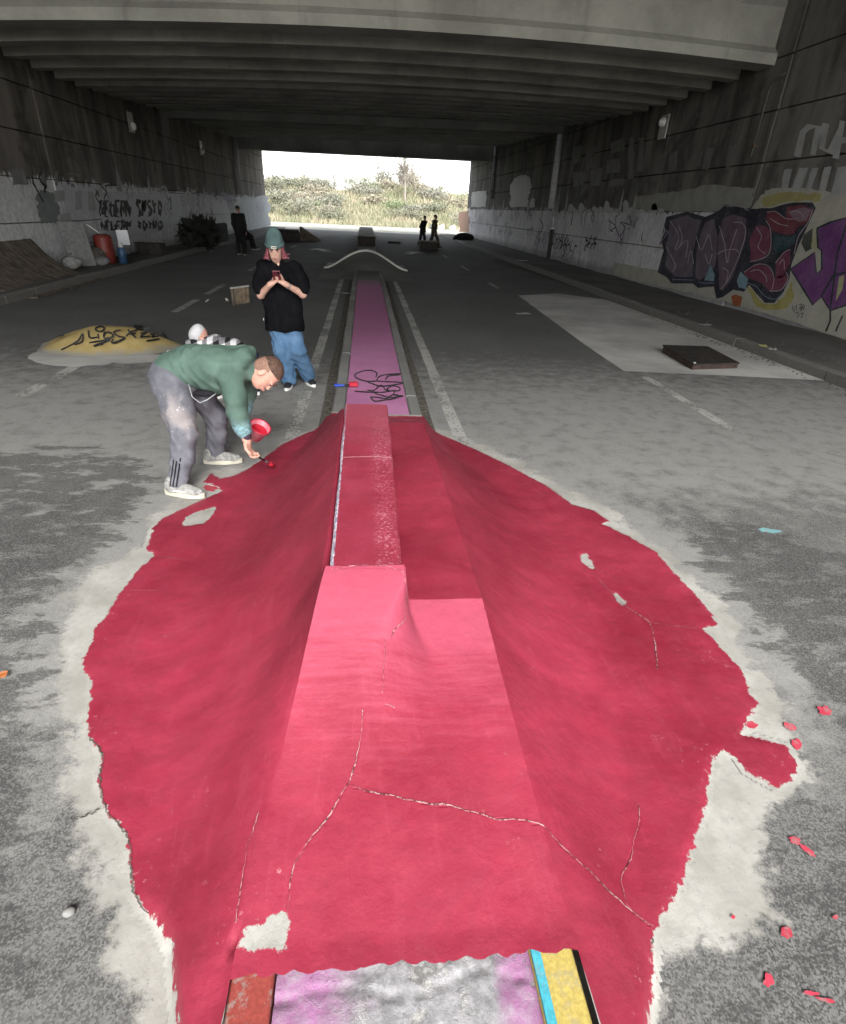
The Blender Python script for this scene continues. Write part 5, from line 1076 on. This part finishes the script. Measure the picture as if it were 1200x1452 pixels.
# ---- the woman-height figure with the phone
wo_ = person('person in black oversized T-shirt, jeans and green beanie looking at a phone', (-.90, 6.70, 0))
sk2 = mk_skin('skin_phone', (.50, .30, .23)); f1 = atz(410, 551, 0); f2 = atz(440, 547, 0)
wc = V3(-.91, 6.72, 0); wh = V3(-.945, 6.66, 1.525); wf, wu = nrm((.06, -.93, -.30)), nrm((.0, -.28, .95))
hp, WH, WB = head_prims(wh, wf, wu, .98)
sL, sR = V3(-1.08, 6.71, 1.335), V3(-.755, 6.71, 1.33); eL, eR = V3(-1.125, 6.60, 1.07), V3(-.675, 6.60, 1.09); wL, wR = V3(-.985, 6.435, 1.20), V3(-.835, 6.44, 1.205)
aL = V3(f1[0], f1[1]+.06, .09); aR = V3(f2[0]-.02, f2[1]+.05, .09); kL = V3(-.955, 6.66, .48); kR = V3(-.78, 6.65, .48)
body = [cap(V3(-.91, 6.72, .88), V3(-.92, 6.72, 1.15), .13, .13), cap(V3(-.92, 6.72, 1.15), V3(-.93, 6.71, 1.33), .13, .09), cap(V3(-.935, 6.705, 1.34), wh, .048, .050)]+chain([V3(-.985, 6.72, .85), kL, aL], [.085, .055, .042])+chain([V3(-.84, 6.72, .85), kR, aR], [.085, .055, .042])
body += chain([sL, eL, wL], [.048, .040, .026])+chain([sR, eR, wR], [.048, .040, .026])+hp+hand_prims(wL, (.72, -.10, .45), (.35, -.2, .55), -1, .75, .85, .95)+hand_prims(wR, (-.72, -.10, .42), (-.35, -.2, .55), 1, .75, .85, .95)
sdf_mesh('body', body, .0055, sk2, wo_, .025); face_bits(wo_, wh, wf, wu, .98)
M_bn = mk_cloth('green_grey_knit', (.075, .12, .118)); 
sdf_mesh('beanie', [ell(WH(0, -.020, .075), (.087, .108, .10), WB), ell(WH(0, -.035, .125), (.072, .085, .085), WB)], .006, M_bn, wo_, .03, .0015, 120, lambda X, Y, Z: (-( (X-wh[0])*WB[2][0]+(Y-wh[1])*WB[2][1]+(Z-wh[2])*WB[2][2]-.038)).astype(np.float32))
br_ = sdf_mesh('beanie_brim', [cap(WH(.085*math.cos(a), -.015+.106*math.sin(a), .052), WH(.085*math.cos(a+.3), -.015+.106*math.sin(a+.3), .052), .016, .016) for a in np.arange(0, 6.2, .3)], .006, M_bn, wo_, .02)
bp_ = [WH(x, .1075-abs(x)*.12, z)-np.array(wo_.location) for x, z in ((-.026, .040), (.026, .040), (.026, .068), (-.026, .068))]
new_mesh('beanie_label', [tuple(q+np.array((0, -.012, 0))) for q in bp_], [(0, 1, 2, 3)], simple('cream_label', (.55, .53, .46), .8), wo_)
for x0 in (-.016, -.004, .008):
    q_ = [WH(x, .1085-abs(x)*.12, z)-np.array(wo_.location)+np.array((0, -.0135, 0)) for x, z in ((x0, .049), (x0+.008, .049), (x0+.008, .059), (x0, .059))]; new_mesh('label_mark', [tuple(q) for q in q_], [(0, 1, 2, 3)], M_blk, wo_)
M_ph = simple('pink_red_hair', (.20, .062, .075), .7, .2, .5, 45, .3); hs = []
for k in range(20):
    sd = -1 if k % 2 else 1; b = random.uniform(-.07, .045); a0 = WH(sd*.074, b, .03); l = random.uniform(.03, .08)
    hs += chain([a0, WH(sd*(.088+random.uniform(-.008, .012)), b+.01, -.05), WH(sd*(.090+random.uniform(-.02, .035)), b+random.uniform(-.01, .03), -.05-l*.6), WH(sd*(.10+random.uniform(-.03, .055)), b+random.uniform(0, .05), -.02-l)], [.010, .011, .009, .003], .004)
hs += chain([WH(-.05, -.085, .03), WH(-.04, -.10, -.1)], [.04, .03])+chain([WH(.05, -.085, .03), WH(.04, -.10, -.1)], [.04, .03])
sdf_mesh('hair', hs, .004, M_ph, wo_, .006)
M_tee = mk_cloth('black_cotton', (.006, .006, .007), None, 6, .3); M_tee.node_tree.nodes['Principled BSDF'].inputs['Specular IOR Level'].default_value = .03
tee = [ell((-.92, 6.71, 1.25), (.195, .125, .15), None, .06), ell((-.915, 6.715, 1.05), (.21, .145, .26), None, .07), ell((-.905, 6.715, .74), (.218, .155, .50), None, .07), cap((-.93, 6.705, 1.33), (-.935, 6.70, 1.40), .085, .062, .04)]+chain([sL, V3(-1.115, 6.66, 1.18), eL+V3(.01, .02, .05)], [.085, .088, .082], .05)+chain([sR, V3(-.70, 6.66, 1.20), eR+V3(-.01, .02, .05)], [.085, .088, .082], .05)
sdf_mesh('t_shirt', tee, .008, M_tee, wo_, .04, .010, 24, lambda X, Y, Z: (.685+.008*np.sin(X*30)-Z).astype(np.float32))
new_mesh('shirt_label', [(-.225, -.085, .80), (-.213, -.10, .80), (-.213, -.10, .825), (-.225, -.085, .825)], [(0, 1, 2, 3)], M_white, wo_)
M_jn = NT('blue_denim', .9, .15); _p = M_jn.pos(); _n = M_jn.noise(_p, 7, 5, .6); _f = M_jn.noise(M_jn.map(_p, (160, 160, 14)), 1, 3, .6)
_c = M_jn.mix(M_jn.ss(_n, .3, .72), (.055, .115, .205), (.095, .175, .285)); _c = M_jn.mix(M_jn.ss(_f, .5, .8, 0, .35), _c, (.2, .3, .42)); M_jn.col(_c); M_jn.bump(_f, .15, .003)
sdf_mesh('jeans', [ell((-.905, 6.72, .80), (.18, .13, .14), None, .05)]+chain([V3(-.985, 6.72, .80), kL, aL+V3(0, -.005, .02)], [.112, .090, .092], .05)+chain([V3(-.835, 6.72, .80), kR, aR+V3(0, -.005, .03)], [.112, .090, .086], .05), .008, M_jn.m, wo_, .035, .010, 34)
M_bs = simple('black_suede', (.02, .02, .022), .8, .2, .3); M_ws = simple('white_rubber', (.7, .69, .66), .6, .3, .08)
shoe(wo_, (f1[0], f1[1]+.03, .004), R(-97), M_bs, M_ws, .92, M_white, M_white); shoe(wo_, (f2[0]-.01, f2[1]+.05, .004), R(-62), M_bs, M_ws, .92, M_white, M_white)
for e0, e1, mtl, nm in ((eL, wL, simple('red_cord', (.35, .05, .05)), 'bracelet'),): 
    c0 = e1+(e0-e1)*.12; sdf_mesh(nm, [cap(c0, c0+(e0-e1)*.02, .030, .030)], .005, mtl, wo_)
c0 = wR+(eR-wR)*.12; sdf_mesh('wrist_watch', [cap(c0, c0+(eR-wR)*.06, .031, .031)], .005, simple('watch', (.3, .3, .28), .4), wo_)
ph = thing('phone', 'dark red phone held in both hands by the person in the beanie', 'phone', (-.91, 6.385, 1.285), None, 0)
ph.rotation_euler = (R(40), 0, R(4)); box('case', (0, 0, 0), (.078, .011, .15), simple('dark_red_case', (.10, .012, .02), .4, .5), ph, .004); box('screen', (0, .0065, 0), (.068, .002, .138), simple('phone_glass', (.01, .01, .012), .1, .6), ph); box('camera_bump', (.02, -.0065, .05), (.024, .004, .03), M_blk, ph, .001)

# ---- someone crouching behind the painter: white cap, black and white checked shirt
cp = person('crouching person in checked shirt and white cap behind the green hoodie', (-1.65, 6.45, 0))
def mk_check():
    M = NT('checked_flannel', .9, .1); p = M.pos(); x = M.xyz(p)
    fx = M.math('PINGPONG', M.math('ADD', x[0], M.math('MULTIPLY', x[2], .35)), .055); fz = M.math('PINGPONG', M.math('SUBTRACT', x[2], M.math('MULTIPLY', x[0], .35)), .055)
    s = M.math('ADD', M.ss(fx, .026, .030), M.ss(fz, .026, .030)); c = M.mix(M.ss(s, .4, .6), (.62, .62, .63), (.2, .2, .21)); c = M.mix(M.ss(s, 1.4, 1.6), c, (.02, .02, .022)); M.col(c); return M.m
ch_ = V3(-1.76, 6.40, .645); cf_, cu_ = nrm((-.55, -.1, -.8)), nrm((-.65, -.1, .72)); hp, CH, CB = head_prims(ch_, cf_, cu_, .98)
cs1, cs2 = V3(-1.86, 6.30, .56), V3(-1.66, 6.58, .57)
body = [cap((-1.48, 6.50, .30), (-1.72, 6.42, .54), .13, .12), cap((-1.74, 6.40, .56), ch_, .05, .05)]+hp+chain([V3(-1.46, 6.42, .26), V3(-1.78, 6.30, .36), V3(-1.60, 6.36, .08)], [.08, .06, .045])+chain([V3(-1.44, 6.58, .26), V3(-1.28, 6.52, .44), V3(-1.33, 6.58, .09)], [.08, .06, .045])
body += chain([cs1, V3(-1.96, 6.22, .36), V3(-1.98, 6.10, .20)], [.045, .038, .027])+chain([cs2, V3(-1.52, 6.48, .42), V3(-1.62, 6.34, .36)], [.045, .038, .027])+hand_prims(V3(-1.98, 6.10, .20), (-.1, -.4, -.9), (.9, 0, 0), 1, .4)+hand_prims(V3(-1.62, 6.34, .36), (-.9, -.4, -.1), (0, 0, -1), 1, .4)
sdf_mesh('body', body, .008, sk1, cp, .025); face_bits(cp, ch_, cf_, cu_, .98)
sdf_mesh('cap', [ell(CH(0, -.012, .045), (.082, .100, .075), CB), ell(CH(0, .12, .035), (.07, .07, .012), CB), ell(CH(0, -.012, .07), (.083, .098, .062), CB)], .006, simple('white_cap', (.45, .45, .46), .8, .2, .1), cp, .02, 0, 22, lambda X, Y, Z: (-((X-ch_[0])*CB[2][0]+(Y-ch_[1])*CB[2][1]+(Z-ch_[2])*CB[2][2]-.015)).astype(np.float32))
sdf_mesh('shirt', [cap((-1.46, 6.50, .36), (-1.72, 6.42, .50), .175, .165, .06), cap((-1.84, 6.34, .545), (-1.64, 6.54, .55), .085, .085, .05), ell((-1.52, 6.44, .515), (.22, .17, .12)), ell((-1.66, 6.38, .565), (.13, .14, .085))]+chain([cs1, V3(-1.95, 6.23, .38), V3(-1.975, 6.12, .25)], [.075, .062, .045])+chain([cs2, V3(-1.50, 6.48, .44), V3(-1.58, 6.38, .38)], [.075, .062, .045]), .009, mk_check(), cp, .03, .006, 28)
M_dj = mk_cloth('dark_jeans', (.03, .033, .045)); sdf_mesh('trousers', [ell((-1.45, 6.50, .26), (.17, .19, .14), None, .04)]+chain([V3(-1.46, 6.42, .26), V3(-1.78, 6.30, .36), V3(-1.60, 6.36, .10)], [.105, .085, .065])+chain([V3(-1.44, 6.58, .26), V3(-1.28, 6.54, .42), V3(-1.33, 6.60, .11)], [.105, .08, .06]), .009, M_dj, cp, .03, .006, 28)
shoe(cp, (-1.30, 6.57, .004), R(-60), M_bs, M_ws, .95, M_white, M_white); shoe(cp, (-1.62, 6.34, .004), R(-120), M_bs, M_ws, .95, M_white, M_white)

# ---- small figures further down the tunnel
def walker(label, x, y, hgt, yaw, top, leg, stride=.25, lean=0.0, arms=.15, hairc=(.02, .018, .015)):
    t = person(label, (x, y, 0)); s = hgt/1.75; f = np.array((math.cos(yaw), math.sin(yaw), 0)); r = np.array((math.sin(yaw), -math.cos(yaw), 0)); H = lambda a, b, d: np.array((x, y, 0))+(r*a+f*b)*s+np.array((0, 0, d*s))
    hdc = H(0, .02+lean, 1.62); pr, _, Bh = head_prims(hdc, f, (0, 0, 1), s)
    an1, an2 = H(.09, stride, .09), H(-.09, -stride*1.0, .11); k1, k2 = H(.09, stride*.65, .50), H(-.09, -stride*.25, .50)
    e1, e2 = H(.24, -arms*.5, 1.10), H(-.24, arms*.5, 1.10); w1, w2 = H(.24, -arms+.1, .86), H(-.24, arms+.12, .86)
    sd_ = mk_skin('skin_far', (.3, .18, .14))
    sdf_mesh('body', [cap(H(0, 0, .92), H(0, lean*.5, 1.2), .12*s, .13*s), cap(H(0, lean*.5, 1.2), H(0, lean*.8, 1.42), .13*s, .07*s), cap(H(0, lean, 1.45), hdc, .05*s, .05*s)]+pr+chain([H(.09, 0, .90), k1, an1], [.085*s, .06*s, .045*s])+chain([H(-.09, 0, .90), k2, an2], [.085*s, .06*s, .045*s])+chain([H(.19, lean*.8, 1.40), e1, w1], [.05*s, .042*s, .03*s])+chain([H(-.19, lean*.8, 1.40), e2, w2], [.05*s, .042*s, .03*s])+hand_prims(w1, (0, 0, -1), r*-1, 1, .4)+hand_prims(w2, (0, 0, -1), r, -1, .4), .012, sd_, t, .03)
    M1 = mk_cloth('jacket_far', top); M2 = mk_cloth('trousers_far', leg)
    sdf_mesh('jacket', [cap(H(0, 0, .90), H(0, lean*.5, 1.2), .165*s, .175*s), cap(H(.12, lean*.8, 1.38), H(-.12, lean*.8, 1.38), .10*s, .10*s, .06)]+chain([H(.19, lean*.8, 1.40), e1, w1], [.085*s, .068*s, .05*s])+chain([H(-.19, lean*.8, 1.40), e2, w2], [.085*s, .068*s, .05*s]), .016, M1, t, .04, .006, 25)
    sdf_mesh('trousers', [ell(H(0, 0, .90), (.17*s, .15*s, .12*s), None, .04)]+chain([H(.09, 0, .86), k1, an1], [.11*s, .085*s, .07*s])+chain([H(-.09, 0, .86), k2, an2], [.11*s, .085*s, .07*s]), .016, M2, t, .04, .006, 25)
    sdf_mesh('hair', [ell(hdc+np.array((0, 0, .045*s))-f*.012, np.array((.084, .100, .085))*s, Bh)], .012, simple('dark_hair', hairc, .8), t, .02, 0, 22, lambda X, Y, Z: ((X-hdc[0])*f[0]+(Y-hdc[1])*f[1]-.05).astype(np.float32))
    shoe(t, H(.09, stride+.03, .0), yaw, M_bs, M_so, s); shoe(t, H(-.09, -stride+.03, .02), yaw, M_bs, M_so, s); return t
dk_ = (.013, .013, .014)
walker('person striding ahead near the exit in olive clothes beside the dark crate', 4.05, 36.4, 1.78, R(20), (.07, .065, .045), (.045, .042, .032), .33, .04)
walker('person in dark hooded jacket walking just behind the olive clothed walker', 3.55, 38.4, 1.68, R(35), dk_, (.02, .02, .022), .2, .16, .05)
walker('person all in black standing with back to the wall lettering beside the sofa', -5.05, 26.0, 1.82, R(80), dk_, (.010, .010, .011), .06, .0, .05)
se = person('person in black seated on the ground beside the dark sofa', (-5.6, 29.6, 0)); b0 = np.array((-5.6, 29.6, 0)); q = lambda a, b, c: b0+np.array((a, b, c))
hdc = q(.0, -.05, 1.18); pr, _, Bh = head_prims(hdc, (.8, -.5, -.2), (0, 0, 1))
sdf_mesh('body', [cap(q(-.1, 0, .45), q(-.02, -.02, .98), .13, .10), cap(q(-.01, -.03, 1.0), hdc, .05, .05)]+pr+chain([q(-.08, -.1, .45), q(.35, -.2, .55), q(.40, -.25, .10)], [.085, .06, .045])+chain([q(-.08, .1, .45), q(.35, .1, .55), q(.45, .1, .10)], [.085, .06, .045])+chain([q(0, -.2, .92), q(.15, -.25, .68), q(.36, -.2, .62)], [.05, .04, .03])+chain([q(0, .18, .92), q(.15, .2, .68), q(.36, .12, .62)], [.05, .04, .03]), .012, mk_skin('skin_sitter', (.25, .15, .12)), se, .03)
sdf_mesh('jacket', [cap(q(-.1, 0, .42), q(-.02, -.02, .92), .18, .17)]+chain([q(0, -.2, .92), q(.15, -.25, .68), q(.33, -.2, .62)], [.085, .07, .05])+chain([q(0, .18, .92), q(.15, .2, .68), q(.33, .12, .62)], [.085, .07, .05]), .016, mk_cloth('jacket_sitter', dk_), se, .04)
sdf_mesh('trousers', chain([q(-.08, -.1, .42), q(.35, -.2, .53), q(.40, -.25, .10)], [.12, .09, .07])+chain([q(-.08, .1, .42), q(.35, .1, .53), q(.45, .1, .10)], [.12, .09, .07]), .016, mk_cloth('trousers_sitter', dk_), se, .04)
sdf_mesh('hair', [ell(hdc+np.array((-.02, .01, .05)), (.085, .1, .085), Bh)], .012, simple('dark_hair', (.02, .018, .015), .8), se)
shoe(se, q(.45, -.27, 0), R(-20), M_bs, M_so); shoe(se, q(.5, .1, 0), R(0), M_bs, M_so)
stl = thing('low_stool', 'low dark stool under the seated person by the sofa', 'stool', (-5.7, 29.6, 0)); box('seat', (0, 0, .30), (.4, .4, .05), M_darkwood, stl, .01)
for a in (-1, 1):
    for b in (-1, 1): box('leg', (a*.16, b*.16, .14), (.04, .04, .28), M_darkwood, stl)
# ------------------------------------------------------------------ beyond the exit: bank, scrub, trees
def hill_z(x, y):
    t = np.clip((y-76)/30, 0, 1); return np.where(y < 76, -.03, 4.2*t*t*(3-2*t)*(1+.12*np.sin(x*.13+1)+.08*np.sin(x*.31)))+.35*np.sin(x*.5+y*.3)*t
M_h = NT('scrub_bank', .95, .1); _p = M_h.pos(); _n = M_h.noise(_p, .35, 6, .65); _g = M_h.noise(_p, 2.2, 6, .7)
_c = M_h.mix(M_h.ss(_n, .4, .62), (.16, .145, .095), (.12, .135, .07)); _c = M_h.mix(M_h.ss(_g, .5, .75, 0, .6), _c, (.23, .20, .14)); M_h.col(_c); M_h.bump(_g, .8, .3)
hill, _ = grid_obj('hillside', np.linspace(-70, 70, 90), np.linspace(72, 190, 70), lambda X, Y: hill_z(X, Y)-.02, M_h.m); struct(hill)
o, _ = grid_obj('forecourt', np.linspace(-45, 45, 40), np.linspace(57, 79, 24), lambda X, Y: np.full(X.shape, .012)+.01*np.sin(X+Y), mk_concrete('dusty_forecourt', (.36, .35, .30), False)); struct(o)
def leaf_mat(name, c): 
    M = NT(name, .8, .15); r = M.noise(M.pos(), 1.3, 4, .6); M.col(M.mix(M.ss(r, .3, .7), tuple(v*.6 for v in c), tuple(v*1.35 for v in c))); return M.m
def quads(n, cen, ext, size, up=.5):
    c = rng.normal(0, 1, (n, 3)); c /= np.linalg.norm(c, axis=1)[:, None]; rad = rng.uniform(.25, 1, n)**.6
    pos = np.array(cen)+c*rad[:, None]*np.array(ext)*(1+.25*np.sin(c[:, :1]*7+c[:, 2:]*5))
    a = rng.normal(0, 1, (n, 3)); a[:, 2] += up; a /= np.linalg.norm(a, axis=1)[:, None]; b = np.cross(a, rng.normal(0, 1, (n, 3))); b /= np.linalg.norm(b, axis=1)[:, None]
    s = rng.uniform(.6, 1.3, n)[:, None]*size; return np.stack([pos-a*s, pos+b*s*.4, pos+a*s, pos-b*s*.4], 1).reshape(-1, 3)
LM = [leaf_mat('olive_leaf', (.17, .175, .125)), leaf_mat('dry_leaf', (.26, .235, .175)), leaf_mat('grey_green_leaf', (.21, .21, .17)), leaf_mat('bright_leaf', (.18, .21, .12))]  # leaf colours paled and greyed to stand in for distant haze
M_bark = simple('grey_bark', (.22, .195, .165), .9, .1, .3, 5)
def bush(x, y, w, h_, k, label, nleaf=900, size=.22):
    z0 = float(hill_z(np.array(x), np.array(y))); t = thing('bush', label, 'bush', (x, y, z0), 'scrub bushes on the far bank')
    V = np.concatenate([quads(nleaf//4, (rng.uniform(-w*.35, w*.35), rng.uniform(-.6, .6), h_*rng.uniform(.35, .7)), (w*.42, w*.35, h_*.42), size) for _ in range(4)])
    V[:, 2] = np.maximum(V[:, 2], .02); fast_mesh('foliage', V, np.arange(len(V)).reshape(-1, 4), LM[k], t, False)
    for i in range(5):
        a = rng.uniform(0, 6.28); tube('stem', [(0, 0, 0), (math.cos(a)*w*.15, math.sin(a)*w*.15, h_*.4), (math.cos(a)*w*.35, math.sin(a)*w*.35, h_*rng.uniform(.8, 1.15))], [.06, .04, .015], M_bark, t, 5)
lab = ['olive green', 'dry straw coloured', 'grey green', 'fresh green']
def bush_label(k, x, y, h_):
    zone = 'on the crest of the far bank' if y > 101 else ('halfway up the far bank' if y > 90 else 'at the foot of the far bank')
    near = ' by the bare tree' if abs(x-5.9) < 4.5 else (' toward the stained wall' if x < -9 else (' toward the graffiti wall' if x > 11 else ''))
    return ('tall ' if h_ > 2.0 else 'low ')+lab[k]+' bush '+zone+near
for i in range(60):
    x = rng.uniform(-22, 20); y = rng.uniform(80, 112); k = int(rng.choice([0, 1, 2, 3], p=[.35, .25, .33, .07])); top = y > 98
    h_ = rng.uniform(1.5, 3.1) if top else rng.uniform(.9, 2.3)
    bush(x, y, rng.uniform(2.4, 5.0), h_, k, bush_label(k, x, y, h_), 900, .15)
# grass and weeds on the bank: one mass
n = 26000; gx = rng.uniform(-30, 30, n); gy = rng.uniform(76, 112, n); gz = hill_z(gx, gy); hh = rng.uniform(.25, .8, n); a = rng.uniform(0, 6.28, n); lx = rng.normal(0, .18, n)
V = np.stack([np.stack([gx-.06*np.cos(a), gy-.06*np.sin(a), gz], 1), np.stack([gx+.06*np.cos(a), gy+.06*np.sin(a), gz], 1), np.stack([gx+lx, gy+rng.normal(0, .15, n), gz+hh], 1)], 1).reshape(-1, 3)
M_g = NT('dry_grass', .9, .1); _n = M_g.noise(M_g.pos(), .3, 5, .6); _c = M_g.mix(M_g.ss(_n, .38, .62), (.30, .265, .19), (.19, .20, .125)); M_g.col(_c)
gr = fast_mesh('grass', V, np.arange(len(V)).reshape(-1, 3), M_g.m, None, False); gr['kind'] = 'stuff'; tag(gr, 'dry grass and weeds covering the bank beyond the tunnel', 'grass')
def bare_tree(x, y, hgt, label, spread=.18, leaf=0, seed=1, rad0=.055):
    r_ = random.Random(seed); z0 = float(hill_z(np.array(x), np.array(y))); t = thing('bare_tree', label, 'tree', (x, y, z0)); V = []; F = []
    def limb(p, d, L, r, lev):
        n_ = 4; pts = [p]
        for i in range(n_):
            d = (d+Vector((r_.gauss(0, .09), r_.gauss(0, .09), .05))).normalized(); pts.append(pts[-1]+d*L/n_)
        b = len(V); seg = 5
        for i, q_ in enumerate(pts):
            rr_ = r*(1-.75*i/n_); u_ = d.orthogonal().normalized(); v_ = d.cross(u_)
            for k in range(seg): an = 6.283*k/seg; V.append(tuple(q_+(u_*math.cos(an)+v_*math.sin(an))*rr_))
        for i in range(n_):
            for k in range(seg): F.append((b+i*seg+k, b+i*seg+(k+1) % seg, b+(i+1)*seg+(k+1) % seg, b+(i+1)*seg+k))
        if lev < 3:
            for i in range(1, n_+1):
                for _ in range([6, 4, 2][lev]):
                    dd = (d+Vector((r_.gauss(0, 1), r_.gauss(0, 1), r_.gauss(.1, .4)))*(.75 if lev == 0 else .75)).normalized(); limb(pts[i], dd, L*[.38, .5, .5][lev]*r_.uniform(.6, 1.1), r*.38, lev+1)
    limb(Vector((0, 0, 0)), Vector((0, 0, 1)), hgt*.8, rad0, 0)
    cut_ = 25; new_mesh('trunk', V[:cut_], [f for f in F if max(f) < cut_], M_bark, t, True)
    V2 = V[cut_:]; new_mesh('crown', V2, [tuple(i-cut_ for i in f) for f in F if min(f) >= cut_], M_bark, t, False)
    return t
bare_tree(5.9, 93, 9.0, 'tall bare leafless tree rising above the scrub bank', seed=3, rad0=.17)
bare_tree(2.4, 108, 3.8, 'short bare sapling left of the tall leafless tree', seed=5); bare_tree(12.5, 106, 3.6, 'short bare sapling right of the tall leafless tree', seed=8); bare_tree(-5, 109, 3.2, 'thin bare sapling standing alone on the crest of the bank', seed=9); bare_tree(8.2, 107, 4.4, 'slender bare sapling close behind the tall leafless tree', seed=12); 
# rubbish at the foot of the bank
for i, (x, y, c) in enumerate(((9.2, 75.0, .8), (10.6, 75.2, .85), (8.2, 75.4, .1), (11.8, 75.3, .7))):
    t = thing('dumped_bag', ['white rubbish bag dumped at the foot of the bank by a black one', 'largest white rubbish bag at the foot of the bank', 'black rubbish bag dumped at the foot of the bank', 'greyish rubbish bag lying apart at the foot of the bank'][i], 'bag', (x, y, 0), 'rubbish bags at the foot of the bank'); sdf_mesh('sack', [ell((x, y, .22), (.38, .35, .25)), ell((x+.15, y, .42), (.14, .12, .18))], .06, simple('bag_plastic', (c, c, c*1.03), .4), t, .08, .02, 9); tube('knot', [(.15, 0, .5), (.2, 0, .68)], .04, M_bark, t, 6)
gm = thing('grass_heap', 'small green heap on the forecourt before the bank', 'heap', (13.5, 70, 0)); sdf_mesh('heap', [ell((13.5, 70, 0), (2.0, 1.2, .55))], .08, LM[3], gm, .05, .03, 4, lambda X, Y, Z: (-Z).astype(np.float32))
V = quads(700, (0, 0, .25), (1.9, 1.1, .4), .14); V[:, 2] = np.abs(V[:, 2]); fast_mesh('weeds', V, np.arange(len(V)).reshape(-1, 4), LM[3], gm, False)
